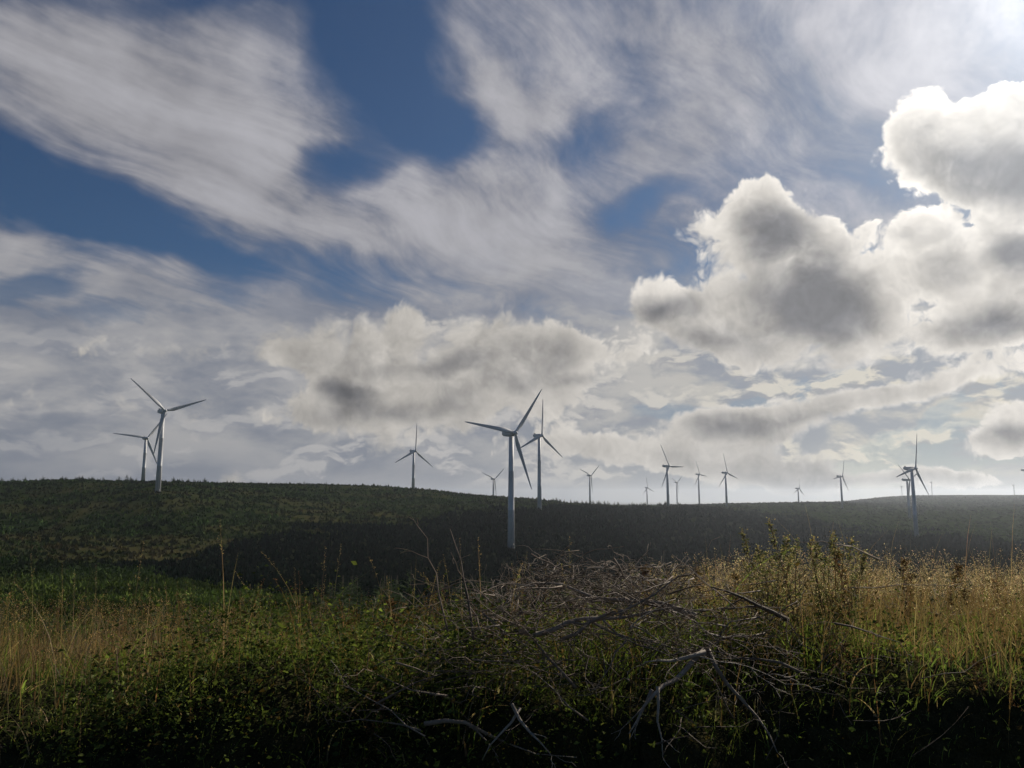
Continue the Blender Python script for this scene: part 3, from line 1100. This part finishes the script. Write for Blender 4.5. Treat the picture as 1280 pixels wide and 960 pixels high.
scrub(130000, 16, 1000, lambda x, y, r, g_, d: (d < 0.5) & (rng.random(len(x)) < 0.97 - 0.6 * g_), lambda r: np.clip(r / 270, 0.26, 1.7),
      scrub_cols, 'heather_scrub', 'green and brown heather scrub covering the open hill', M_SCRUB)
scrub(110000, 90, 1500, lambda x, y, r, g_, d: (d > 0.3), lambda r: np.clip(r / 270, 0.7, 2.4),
      lambda x, y, g_, d: tint(len(x), (0.009, 0.019, 0.012), 0.12), 'cloud_shadow_scrub', 'dense dark scrub imitating the cloud shadow over the valley below the hill', M_SCRUB, tall=1.35)  # cloud shadow imitated by tufts of a darker colour
scrub(26000, 1000, 3900, lambda x, y, r, g_, d: (x > 0.2 * y), lambda r: np.clip(r / 300, 3, 9),
      lambda x, y, g_, d: tint(len(x), (0.020, 0.026, 0.015), 0.2), 'distant_moor_scrub', 'dull distant scrub on the far hill at the right', M_SCRUB, tall=0.3)


# ------------------------------------------------------------------ conifers, each a tree of its own
def make_conifer(seed, H_=4.0, tiers=15, per=11, wid=0.30, col=(0.028, 0.045, 0.018), name='conifer'):
    rs = np.random.default_rng(seed)
    root = empty(name)
    mb = MB()
    mb.tube([(0, 0, -0.4), (0.02, 0, H_ * 0.5), (0, 0.01, H_ * 0.99)], [0.05 * H_ / 4 + .02, 0.035 * H_ / 4, 0.008], 6)
    mb.build('trunk', M_TRUNK, root)
    Vv, Cc = [], []
    for i in range(tiers):
        t = i / (tiers - 1)
        z = H_ * (0.05 + 0.93 * t)
        L = H_ * wid * (1 - t) ** 0.8 * rs.uniform(0.85, 1.1) + 0.06 * H_ / 4
        for k in range(max(4, int(per * (1 - 0.5 * t)))):
            a = rs.uniform(0, 2 * math.pi)
            l = L * rs.uniform(0.55, 1.12)
            d = Vector((math.cos(a), math.sin(a), rs.uniform(0.1, 0.55)))
            s_ = Vector((-math.sin(a), math.cos(a), rs.uniform(-0.3, 0.3)))
            p0 = Vector((0, 0, z + rs.uniform(-.03, .03) * H_))
            for q in range(5):
                f0 = 0.12 + 0.2 * q
                sp = p0 + d * l * f0
                for sg in (-1, 1):
                    tip = sp + d * l * 0.24 + s_ * sg * l * (0.30 - 0.2 * f0) + Vector((0, 0, rs.uniform(-0.10, 0.08) * l))
                    Vv += [tuple(sp - d * l * 0.10), tuple(sp + d * l * 0.12), tuple(tip)]
                    cc = np.array(col) * math.exp(rs.normal(0, 0.25)) * (0.9 + 0.5 * f0)
                    Cc += [cc, cc, cc]
    mesh_obj('crown', np.array(Vv), np.arange(len(Vv)).reshape(-1, 3), M_NEEDLE, root, col=np.array(Cc))
    return root


protos = [make_conifer(3), make_conifer(8, wid=0.36, tiers=13), make_conifer(21, wid=0.24, tiers=17, col=(0.033, 0.05, 0.02)), make_conifer(5, wid=0.40, tiers=12, col=(0.045, 0.068, 0.022))]
for p_ in protos:
    note_kids(p_)
used = set()


def plant_conifer(kind, x, y, h, label, group):
    p_ = protos[kind]
    o = p_ if kind not in used else copy_tree(p_)
    used.add(kind)
    o.location = (x, y, H(x, y) - 0.05 * h)
    o.rotation_euler = (R(rng.uniform(-3, 3)), R(rng.uniform(-3, 3)), rng.uniform(0, 6.28))
    s_ = h / 4.0
    fat = 1.5 if y > 500 else 1.0
    o.scale = (s_ * rng.uniform(0.85, 1.2) * fat, s_ * rng.uniform(0.85, 1.2) * fat, s_)
    tag(o, label, 'conifer', group)


def crest_of(px, lo=560, hi=1150):
    d = px_ray(px, 605)
    Yv = np.arange(lo, hi, 4.0)
    xv = d.x / d.y * Yv
    t = (height(xv, Yv) - EYE) / Yv
    i_ = int(np.argmax(t))
    return xv[i_], Yv[i_]


# ragged line on the left skyline
for i in range(80):
    px = rng.uniform(2, 430) if i > 14 else rng.normal(110, 14)
    if 176 < px < 212: continue
    x, Yd = crest_of(px, 600, 900)
    hh2 = rng.choice([3.5, 4.5, 6.0, 8.0], p=[.3, .37, .25, .08]) * (0.6 if px > 330 else 1)
    plant_conifer(int(rng.integers(0, 3)), x, Yd + rng.uniform(-12, 3), hh2, 'small dark conifer in the ragged row on the left skyline', 'conifers along the left skyline')
# tiny spikes on the ridge right of the centre
for i in range(45):
    px = rng.uniform(690, 850)
    x, Yd = crest_of(px, 800, 1400)
    plant_conifer(int(rng.integers(0, 3)), x, Yd + rng.uniform(-12, 3), rng.uniform(3.5, 6.5), 'tiny conifer spike on the ridge just right of the centre', 'conifers on the central ridge')
# dark trees on the valley side behind the branches
for i in range(95):
    px = rng.uniform(395, 1275)
    Yd = rng.uniform(75, 190)
    d = px_ray(px, 700)
    k = Yd / d.y
    x, y = d.x * k, Yd
    lo = np.interp(px, [400, 600, 900, 1275], [712, 702, 700, 704]) + rng.uniform(-7, 14)
    want = at(px, lo, Yd).z - H(x, y)
    if want < 1.2: want = rng.uniform(1.5, 2.5)
    want = min(want, 7.5)
    plant_conifer(int(rng.integers(0, 3)), x, y, want, 'dark conifer in the band of trees behind the heap of dead branches', 'dark conifers in the valley band')
# young paler conifers on the left below the field
for i in range(70):
    px = rng.uniform(-10, 520)
    Yd = rng.uniform(28, 120)
    d = px_ray(px, 700)
    k = Yd / d.y
    plant_conifer(3 if rng.random() < 0.6 else 1, d.x * k, Yd, rng.uniform(1.2, 2.6), 'young green conifer on the low ground behind the left-hand grass', 'young conifers below the left bank')


# ------------------------------------------------------------------ foreground grasses
def grass_layer(name, n, y0, y1, hfun, dens, colf, label, wid=0.0045, amt=(0.15, 0.7), tuft=9, spread=0.05, K=4, tipf=None, mat=None):
    nt = int(n * 1.32) // tuft
    tx, ty = visible_xy(nt, y0, y1)
    k = rng.random(nt) < dens(tx, ty)
    tx, ty = tx[k], ty[k]
    nt = len(tx)
    x = np.repeat(tx, tuft) + rng.normal(0, spread, nt * tuft)
    y = np.repeat(ty, tuft) + rng.normal(0, spread, nt * tuft)
    N = len(x)
    z = height(x, y) - 0.03
    hs = hfun(x, y) * (0.45 + 0.55 * sstep(0.70, 0.92, z + 0.25 * sstep(3.6, 4.2, y))) * np.repeat(np.exp(rng.normal(0, 0.30, nt)), tuft) * rng.uniform(0.35, 1.15, N) * np.clip(1 + 0.75 * fbm(x * 1.5, y * 1.5, 1, 3), 0.45, 1.6)
    lean = np.repeat(rng.normal(0.2, 1.3, nt), tuft) + rng.normal(0, 0.9, N)
    am = rng.uniform(amt[0], amt[1], N) * rng.uniform(0.4, 1, N)
    w = wid * rng.uniform(0.6, 1.5, N)
    c = colf(x, y, N)
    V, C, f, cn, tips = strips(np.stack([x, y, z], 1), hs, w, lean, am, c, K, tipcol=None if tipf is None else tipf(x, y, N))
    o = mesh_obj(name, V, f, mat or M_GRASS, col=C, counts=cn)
    tag(o, label, name.replace('_', ' '), kind='stuff')
    return tips, hs, o


def mixcol(x, y, N):
    d = dryness(x, y)[:, None]
    return tint(N, GREEN, 0.3) * (1 - d) + tint(N, DRY, 0.25) * d


def heap(x):          # where the branch heap lies the grass is short
    return np.exp(-((x - 0.25) / 0.95) ** 2)


# green sward low on the whole bank
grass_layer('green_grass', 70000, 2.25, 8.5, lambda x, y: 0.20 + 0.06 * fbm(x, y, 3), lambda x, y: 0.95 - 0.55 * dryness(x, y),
            lambda x, y, N: tint(N, GREEN, 0.35) * (1 + 0.6 * sstep(0.5, 2.2, x)[:, None]), 'short green grass growing all over the bank', wid=0.005, amt=(0.2, 0.9),  # greens brightened to the right, painting the sunlit side into the colour
            tipf=lambda x, y, N: tint(N, LIME, 0.3) * (1 + 0.7 * sstep(0.3, 1.6, x)[:, None]))  # tip colour raised to the right too, as painted sunlight
# tall dry grass
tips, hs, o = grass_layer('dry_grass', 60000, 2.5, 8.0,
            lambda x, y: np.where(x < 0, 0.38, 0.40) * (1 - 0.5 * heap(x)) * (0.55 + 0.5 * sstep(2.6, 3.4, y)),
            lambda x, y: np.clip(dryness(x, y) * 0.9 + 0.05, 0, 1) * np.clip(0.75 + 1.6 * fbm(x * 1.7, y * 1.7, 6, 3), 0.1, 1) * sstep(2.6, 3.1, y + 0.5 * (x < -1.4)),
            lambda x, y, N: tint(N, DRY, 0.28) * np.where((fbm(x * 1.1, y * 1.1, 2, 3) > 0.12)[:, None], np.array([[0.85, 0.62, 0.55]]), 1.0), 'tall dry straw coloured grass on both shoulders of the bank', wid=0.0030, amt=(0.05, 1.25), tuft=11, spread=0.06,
            tipf=lambda x, y, N: tint(N, STRAW, 0.2) * (1 + 0.5 * sstep(0.5, 1.8, x)[:, None]))  # straw tips brightened to the right, painting in the lit look
# broad arching blades hanging over the dark face
grass_layer('coarse_grass', 9500, 2.5, 4.6, lambda x, y: 0.34 + 0 * x, lambda x, y: np.clip(0.35 + 1.8 * fbm(x * 1.9, y * 1.9, 4, 3), 0, 1),
            lambda x, y, N: np.where(rng.random((N, 1)) < 0.3, tint(N, STRAW, 0.25), tint(N, LIME, 0.3)), 'broad arching grass blades hanging over the dark face of the bank',
            wid=0.008, amt=(0.7, 1.5), tuft=8, spread=0.04, K=6)
# flowering stalks with airy seed heads
def panicles(name, n, xr, yr, h, col, seedcol, label, seeds=26, spread=0.028, length=0.30, stemw=0.0022):
    x = rng.uniform(xr[0], xr[1], n)
    y = rng.uniform(yr[0], yr[1], n)
    k = np.abs(x) < 0.74 * y + 1.7
    x, y = x[k], y[k]
    N = len(x)
    z = height(x, y)
    hs = h * rng.uniform(0.7, 1.2, N)
    lean = rng.uniform(0, 6.28, N)
    am = rng.uniform(0.03, 0.35, N)
    V, C, f, cn, tips = strips(np.stack([x, y, z], 1), hs, np.full(N, stemw * 2), lean, am, tint(N, col, 0.2), 5, tipcol=tint(N, col, 0.2))
    t = 1 - length * rng.random((N, seeds))
    bend = am[:, None] * t ** 2 + am[:, None] * 0.25 * t
    sx = x[:, None] + np.cos(lean)[:, None] * hs[:, None] * bend
    sy = y[:, None] + np.sin(lean)[:, None] * hs[:, None] * bend
    sz = z[:, None] + hs[:, None] * (t - 0.55 * am[:, None] * t ** 2.2)
    P = np.stack([sx, sy, sz], -1).reshape(-1, 3)
    sp = (spread * np.clip((1 - t) / length * 1.6, 0.15, 1)).reshape(-1, 1)
    P = P + rng.normal(size=P.shape) * sp * np.array([1, 1, 0.7])
    part2 = leaves(P, rng.uniform(0.004, 0.010, len(P)), tint(len(P), seedcol, 0.25), up=1.2, aspect=0.4)
    V, C, f, cn = join([(V, C, f, cn), part2])
    o = mesh_obj(name, V, f, M_SEED, col=C, counts=cn)
    tag(o, label, name.replace('_', ' '), kind='stuff')


panicles('seeding_grass', 2900, (0.9, 7.0), (3.4, 7.5), 0.44, DRY, (0.55, 0.42, 0.32), 'feathery pinkish seeding grass on the right-hand bank top', 30)
panicles('feathery_straw_grass', 800, (-6.5, -1.5), (2.9, 7.0), 0.40, DRY, (0.36, 0.25, 0.13), 'feathery straw coloured grass heads at the left edge', 26)
panicles('tall_grass_stalks', 55, (-3.4, 0.5), (3.3, 6.0), 0.62, STRAW, (0.34, 0.26, 0.14), 'thin tall grass stalks rising over the left of the bank', 34, 0.006, 0.26)
panicles('rusty_seed_stalks', 620, (-2.8, 3.2), (3.0, 5.4), 0.36, (0.16, 0.10, 0.05), (0.18, 0.10, 0.06), 'rusty brown seed stalks mixed among the green on the bank', 34, 0.016, 0.45)


# brambles and low leafy growth over the shaded face and crest
def leafy():
    n = 15500
    cx, cy = visible_xy(n, 2.3, 6.5, bias=1.5)
    n_ = fbm(cx * 1.3, cy * 1.3, 7, 4)
    w = sstep(-2.2, -1.6, cx) * (0.25 + 1.1 * sstep(0.6, -0.2, cx)) * (0.45 + 1.2 * n_ + 0.5 * sstep(3.6, 3.0, cy))
    k = (rng.random(n) < np.clip(w, 0.0, 1)) & (cy < 4.6 - 0.6 * sstep(-0.5, -2, cx))
    cx, cy = cx[k], cy[k]
    n = len(cx)
    m = 20
    rad = rng.uniform(0.03, 0.10, n)
    hh_ = rng.uniform(0.0, 0.19, n) * (0.6 + 0.8 * sstep(4.2, 3.2, cy))
    z = height(cx, cy)
    hh_ = hh_ * (0.25 + 0.75 * sstep(0.66, 0.9, z + 0.25 * sstep(3.6, 4.2, cy)))
    P = np.stack([np.repeat(cx, m), np.repeat(cy, m), np.repeat(z + hh_, m)], 1) + rng.normal(size=(n * m, 3)) * np.repeat(rad, m)[:, None]
    base = np.where(rng.random((n, 1)) < 0.45, LIME[None] * 0.9, GREEN[None] * 0.9)
    base = np.where(rng.random((n, 1)) < 0.09, np.array([[0.10, 0.07, 0.025]]), base)
    c = np.repeat(base * np.exp(rng.normal(0, 0.25, (n, 1))), m, 0) * np.exp(rng.normal(0, 0.15, (n * m, 1)))
    V, C, f, cn = leaves(P, np.repeat(rng.uniform(0.5, 1.5, n), m) * rng.uniform(0.009, 0.024, n * m), c, up=0.4, aspect=0.62)
    o = mesh_obj('bramble_undergrowth', V, f, M_LEAF, col=C, counts=cn)
    tag(o, 'leafy green bramble undergrowth over the face of the bank', 'undergrowth', kind='stuff')


leafy()


# ------------------------------------------------------------------ dead branches
def branch_paths(rs, p, d, L, r, depth, out, kink=0.35, droop=0.0, twigs=1.0):
    n = max(4, int(L / 0.07))
    pts, rad = [p.copy()], [r]
    dd = d.normalized()
    if depth < 2 and dd.z > 0.45 and len(out) and kink < 0.9 and droop > 0.3:
        dd.z *= 0.3
        dd.normalize()
        d = dd.copy()
    st_ = L / n
    for i in range(n):
        dd = (dd + Vector(rs.normal(0, kink * 0.45, 3)) + Vector((0, 0, -droop * 0.1))).normalized()
        dd = (dd * 0.75 + d.normalized() * 0.25).normalized()
        p = p + dd * st_
        pts.append(p.copy())
        rad.append(r * (1 - 0.82 * (i + 1) / n))
        if depth > 0 and i > 0 and rs.random() < 0.42 * twigs:
            a = Vector(rs.normal(0, 1, 3))
            a = (a - a.dot(dd) * dd).normalized()
            nd = (dd * rs.uniform(0.5, 1.1) + a * rs.uniform(0.5, 1.0)).normalized()
            branch_paths(rs, p.copy(), nd, L * rs.uniform(0.25, 0.55) * (1 - 0.4 * i / n), rad[-1] * 0.65, depth - 1, out, kink * 1.2, droop, twigs)
    out.append((pts, rad))


def dead_branch(seed, p, q, r, label, mat=None, depth=2, kink=0.5, droop=0.1, twigs=1.0, group=None, name='dead_branch', cap=None):
    rs = np.random.default_rng(seed)
    p, q = Vector(p), Vector(q)
    out = []
    branch_paths(rs, Vector((0, 0, 0)), q - p, (q - p).length, r, depth, out, kink, droop, twigs)
    if cap is not None:
        if max(q_.z for q_ in out[-1][0]) + p.z > cap + 0.04:
            return None
        keep = [out[-1]]                     # drop climbing twigs and whatever grows from them
        for o_ in reversed(out[:-1]):
            if max(q_.z for q_ in o_[0]) + p.z < cap and any((o_[0][0] - q_).length < 1e-4 for k_ in keep for q_ in k_[0]):
                keep.append(o_)
        out = keep
    mb = MB()
    for pts, rad in out:
        mb.tube(pts, [max(x, 0.0011) for x in rad], 6 if rad[0] > 0.005 else 4)
    o = mb.build(name, mat or M_BARK, None, smooth=True)
    o.location = p
    tag(o, label, 'branch' if name == 'dead_branch' else name.replace('_', ' '), group)
    return o


# branches lie on the bank: find where a line of sight meets the bank, then lift off it
def on_bank(px, py, lift):
    d = px_ray(px, py)
    Yv = np.arange(2.2, 7.0, 0.03)
    hit = np.nonzero(EYE + d.z / d.y * Yv < height(d.x / d.y * Yv, Yv) + lift)[0]
    return at(px, py, float(Yv[hit[0]]) if len(hit) else 4.2)


KEY = [
    ((880, 812, 2.95), (798, 968, 2.85), 0.007, 'pale forked dead branch hanging down the dark face of the bank', 'p', 3),
    ((885, 812, 2.95), (962, 968, 2.90), 0.0055, 'straight dead branch slanting down to the right from the pale fork', 'p', 2),
    ((882, 815, 2.95), (812, 862, 2.80), 0.006, 'short pale branch reaching left out of the fork over the dark face', 'p', 3),
    ((1000, 840, 3.2), (845, 795, 3.0), 0.006, 'thin dead branch ending at the pale fork from the right', 'b', 1),
    ((592, 800, 3.3), (560, 648, 3.35), 0.0055, 'tall upright dead stem with side twigs standing above the heap', 'b', 2),
    ((560, 790, 3.4), (520, 672, 3.5), 0.004, 'thin upright forked twig left of the tall dead stem', 'b', 2),
    ((530, 905, 2.85), (760, 885, 2.80), 0.005, 'dead branch lying level across the lower middle of the bank', 'p', 2),
    ((640, 880, 2.85), (680, 965, 2.75), 0.004, 'splayed pale twigs pointing down at the bottom of the bank', 'p', 2),
    ((560, 870, 2.95), (470, 905, 2.9), 0.004, 'thin dead twig drooping to the lower left over brambles', 'b', 2),
    ((870, 770, 3.5), (640, 700, 3.7), 0.009, 'thick dead branch rising to the left along the top of the heap', 'p', 2),
    ((985, 775, 3.9), (880, 748, 3.9), 0.010, 'stout dark log end lying among grass right of the heap', 'b', 1),
    ((700, 800, 3.4), (880, 735, 3.7), 0.008, 'long dead branch crossing the heap and rising to the right', 'b', 2),
    ((650, 790, 3.4), (900, 800, 3.2), 0.007, 'long level dead branch across the front of the heap', 'p', 2),
    ((720, 860, 3.1), (560, 740, 3.4), 0.006, 'dead branch leaning up and left from the lower bank', 'b', 2),
    ((760, 800, 3.5), (700, 690, 3.6), 0.006, 'dead branch with hooked pale tip on the crown of the heap', 'p', 2),
    ((860, 790, 3.4), (780, 690, 3.7), 0.006, 'dead branch arching up behind the crown of the heap', 'b', 2),
    ((1100, 700, 3.9), (990, 660, 4.0), 0.004, 'slender arching twig beside the tall seeding weeds', 'b', 1),
    ((1060, 735, 4.0), (1190, 700, 4.1), 0.004, 'slender dead twig lying in the dry grass on the right', 'b', 1),
    ((790, 735, 4.4), (720, 700, 4.6), 0.003, 'long thin arching twig seen against the dark valley', 'b', 1),
    ((815, 862, 2.8), (795, 930, 2.8), 0.004, 'slim pale twig hanging from the short left arm of the fork', 'p', 1),
    ((822, 858, 2.8), (838, 948, 2.8), 0.004, 'slim pale twig hanging just right of the short left arm of the fork', 'p', 1),
    ((650, 885, 2.85), (610, 960, 2.75), 0.0035, 'short pale twig pointing down beside the splayed twigs', 'p', 2),
    ((880, 790, 3.0), (1010, 812, 3.0), 0.0035, 'thin grey twig running right from above the pale fork', 'b', 2),
    ((470, 880, 3.0), (600, 850, 2.95), 0.004, 'knobbly dead twig lying left of the splayed pale twigs', 'b', 2),
]
for i, (a, b, r, lab, mt, dp) in enumerate(KEY):
    P_, Q_ = [], []
    p = on_bank(a[0], a[1], 0.26) if a[1] > 760 else at(*a)
    q = on_bank(b[0], b[1], 0.24) if b[1] > 760 else at(b[0], b[1], b[2] if a[1] < 760 else p.y + (0.1 if b[2] > a[2] else -0.1))
    dead_branch(100 + i, p, q, r * (1.75 if mt == 'p' else 1.1), lab, M_PALE if mt == 'p' else M_BARK, dp, cap=None if 'upright' in lab or 'slender' in lab else 1.30)
for i in range(120):
    px = rng.normal(750, 118)
    top = np.interp(px, [450, 560, 640, 700, 860, 1000, 1150], [815, 760, 715, 690, 712, 745, 800])
    py = top + abs(rng.normal(0, 1)) * 55
    a = rng.choice([0, math.pi]) + rng.normal(0, 0.6)
    L = rng.uniform(35, 150)
    lift = rng.uniform(0.16, 0.36)
    ends = []
    for sg in (-1, 1):
        x_, y_ = px + sg * math.cos(a) * L / 2, py + sg * math.sin(a) * L / 3
        y_ = max(y_, top - 4)
        e = on_bank(x_, max(y_, 745), lift)
        e = at(x_, y_, e.y + rng.normal(0, 0.05))
        ends.append(e)
    dead_branch(300 + i, ends[0], ends[1], rng.uniform(0.0020, 0.0048), 'grey brown dead branch tangled in the heap on top of the bank', M_PALE if rng.random() < 0.28 else M_BARK,
                2, kink=0.62, droop=0.5, group='dead branches heaped on the bank', cap=1.33)


def twig_tangle():
    rs = np.random.default_rng(77)
    mb = MB()
    for i in range(800):
        px = rs.normal(750, 115)
        py = np.interp(px, [450, 600, 700, 860, 1000, 1150], [810, 742, 712, 728, 760, 800]) + abs(rs.normal(0, 1)) * 62
        Y0 = on_bank(px, max(py, 745), rs.uniform(0.1, 0.36)).y
        p = at(px, py, Y0)
        p.z = max(p.z, H(p.x, p.y) + 0.01)
        d = Vector(rs.normal(0, 1, 3)); d.z = abs(d.z) * 0.5
        out = []
        branch_paths(rs, p, d, rs.uniform(0.10, 0.40), 0.0022, 1, out, 0.6, 0.3)
        for pts, rad in out:
            if max(q_.z for q_ in pts) > 1.31: continue
            mb.tube(pts, [max(x, 0.0008) for x in rad], 3)
    o = mb.build('twig_litter', M_BARK, None)
    tag(o, 'fine dead twigs matted through the branch heap', 'twigs', kind='stuff')


twig_tangle()


# ------------------------------------------------------------------ tall weeds, each a plant of its own
def make_weed(seed, h, col, seedcol, name, n_st=1, dens=1.0, leaf=0.030, branchy=True):
    rs = np.random.default_rng(seed)
    root = empty(name)
    mb = MB()
    LP, LC, LS = [], [], []
    SP = []
    for s_ in range(n_st):
        lean = Vector((rs.normal(0, 0.10), rs.normal(0, 0.10), 1))
        hh_ = h * rs.uniform(0.8, 1.05)
        base = Vector((rs.normal(0, 0.02), rs.normal(0, 0.02), -0.05))
        pts = [base + lean * hh_ * t + Vector((math.sin(t * 3 + s_) * 0.02, math.cos(t * 2.5) * 0.015, 0)) for t in np.linspace(0, 1, 10)]
        mb.tube(pts, list(np.linspace(0.0045, 0.0012, 10)), 5)
        for k in range(int(30 * dens)):
            t = rs.uniform(0.15, 0.98)
            p = base + lean * hh_ * t
            a = rs.uniform(0, 6.28)
            if branchy and t > 0.3 and rs.random() < 0.75:
                L = hh_ * rs.uniform(0.10, 0.26) * (1.15 - t)
                d = Vector((math.cos(a), math.sin(a), rs.uniform(0.7, 1.5))).normalized()
                mb.tube([p, p + d * L * 0.5, p + d * L + Vector((0, 0, 0.02))], [0.002, 0.0014, 0.0008], 3)
                for q in range(int(16 * dens)):
                    u = rs.uniform(0.2, 1.05)
                    SP.append(tuple(p + d * L * u + Vector(rs.normal(0, 0.008, 3))))
                for q in range(3):
                    LP.append(tuple(p + d * L * rs.uniform(0, 0.9)))
            else:
                LP.append(tuple(p + Vector((math.cos(a), math.sin(a), 0)) * 0.01))
        for q in range(int(60 * dens)):
            t = rs.uniform(0.78, 1.03)
            SP.append(tuple(base + lean * hh_ * t + Vector(rs.normal(0, 0.010, 3))))
    mb.build('stem', M_STEM, root)
    LP = np.array(LP)
    V, C, f, cn = leaves(LP, rng.uniform(leaf * 0.7, leaf * 1.8, len(LP)), tint(len(LP), col, 0.3), up=0.8, aspect=0.32)
    mesh_obj('foliage', V, f, M_LEAF, root, col=C, counts=cn)
    SP = np.array(SP)
    V, C, f, cn = leaves(SP, rng.uniform(0.007, 0.016, len(SP)), tint(len(SP), seedcol, 0.3), up=0.9, aspect=0.55)
    mesh_obj('seed_sprays', V, f, M_SEED, root, col=C, counts=cn)
    note_kids(root)
    return root


mug = [make_weed(40 + i, 0.62, (0.13, 0.15, 0.065), (0.32, 0.28, 0.16), 'seeding_weed', n_st=1, dens=0.8, leaf=0.020) for i in range(3)]
dock = [make_weed(60 + i, 0.45, (0.10, 0.07, 0.035), (0.17, 0.095, 0.06), 'dock_plant', n_st=1, dens=0.8) for i in range(2)]
seen_p = set()


def plant(protos_, k, px, top, Y, label, cat, group=None, base_h=0.62):
    p_ = protos_[k]
    o = p_ if p_.name not in seen_p else copy_tree(p_)
    seen_p.add(p_.name)
    t = at(px, top, Y)
    z0 = H(t.x, t.y)
    s_ = max(t.z - z0, 0.2) / base_h
    o.location = (t.x, t.y, z0)
    o.scale = (0.6 + 0.4 * s_, 0.6 + 0.4 * s_, s_)
    o.rotation_euler = (0, 0, rng.uniform(0, 6.28))
    tag(o, label, cat, group)


for i in range(40):
    px = rng.uniform(928, 1066)
    top = 641 + 0.006 * (px - 1000) ** 2 + rng.uniform(0, 48)
    plant(mug, i % 3, px, top, rng.uniform(3.8, 4.6), 'tall seeding weed in the yellow green clump breaking the skyline right of centre', 'weed', 'seeding weeds in the tall clump')
plant(dock, 0, 1063, 645, 4.1, 'single pinkish brown seed spike right of the tall weed clump', 'dock plant', base_h=0.45)
plant(dock, 1, 802, 688, 4.2, 'rusty seed spike standing up out of the branch heap', 'dock plant', base_h=0.45)
plant(dock, 0, 883, 680, 4.6, 'slim dark seed spike between the branch heap and the weed clump', 'dock plant', base_h=0.45)
plant(dock, 1, 480, 735, 4.0, 'rust red dock left of the upright dead stems', 'dock plant', base_h=0.45)
plant(dock, 0, 505, 745, 3.9, 'rust brown dock closest to the upright dead stems', 'dock plant', base_h=0.45)
plant(dock, 1, 455, 770, 3.7, 'low rusty dock above the bright green brambles', 'dock plant', base_h=0.45)
plant(dock, 0, 1045, 800, 3.3, 'red brown dock on the dark face below the right-hand grass', 'dock plant', base_h=0.45)
plant(dock, 1, 1235, 850, 3.1, 'faded brown dock low at the right edge of the bank', 'dock plant', base_h=0.45)
plant(dock, 1, 455, 860, 2.95, 'rusty dock low on the dark brambles at the left of centre', 'dock plant', base_h=0.45)
for i, (px, top, Y) in enumerate([(1120, 690, 4.8), (1140, 682, 5.0), (1175, 690, 5.2), (1215, 690, 5.0), (1255, 700, 4.8), (905, 700, 4.8)]):
    plant(dock, i % 2, px, top, Y, 'small dark seed stalk poking above the dry grass on the right', 'dock plant', 'seed stalks above the right-hand grass', base_h=0.45)

# small spruce seedling just behind the crest
for (px, top, Y, lab) in [(474, 722, 6.0, 'little bright green spruce behind the rusty docks'), (420, 740, 7.0, 'little green spruce behind the grass stalks left of centre')]:
    t = at(px, top, Y)
    plant_conifer(3, t.x, t.y, max(t.z - H(t.x, t.y), 0.4), lab, None)


# ------------------------------------------------------------------ air
def haze():
    m, g, out = new_mat('air')
    v = g.n.new('ShaderNodeVolumePrincipled')
    v.inputs['Color'].default_value = (0.72, 0.80, 0.92, 1)
    v.inputs['Density'].default_value = HAZE
    v.inputs['Anisotropy'].default_value = 0.55
    g.l.new(v.outputs[0], out.inputs['Volume'])
    mb = MB()
    mb.box((0, 0, 10), (15000, 15000, 110))
    o = mb.build('haze', m)
    tag(o, 'thin pale haze over the valley and far hill', 'haze', kind='stuff')


HAZE = 0.00008
haze()
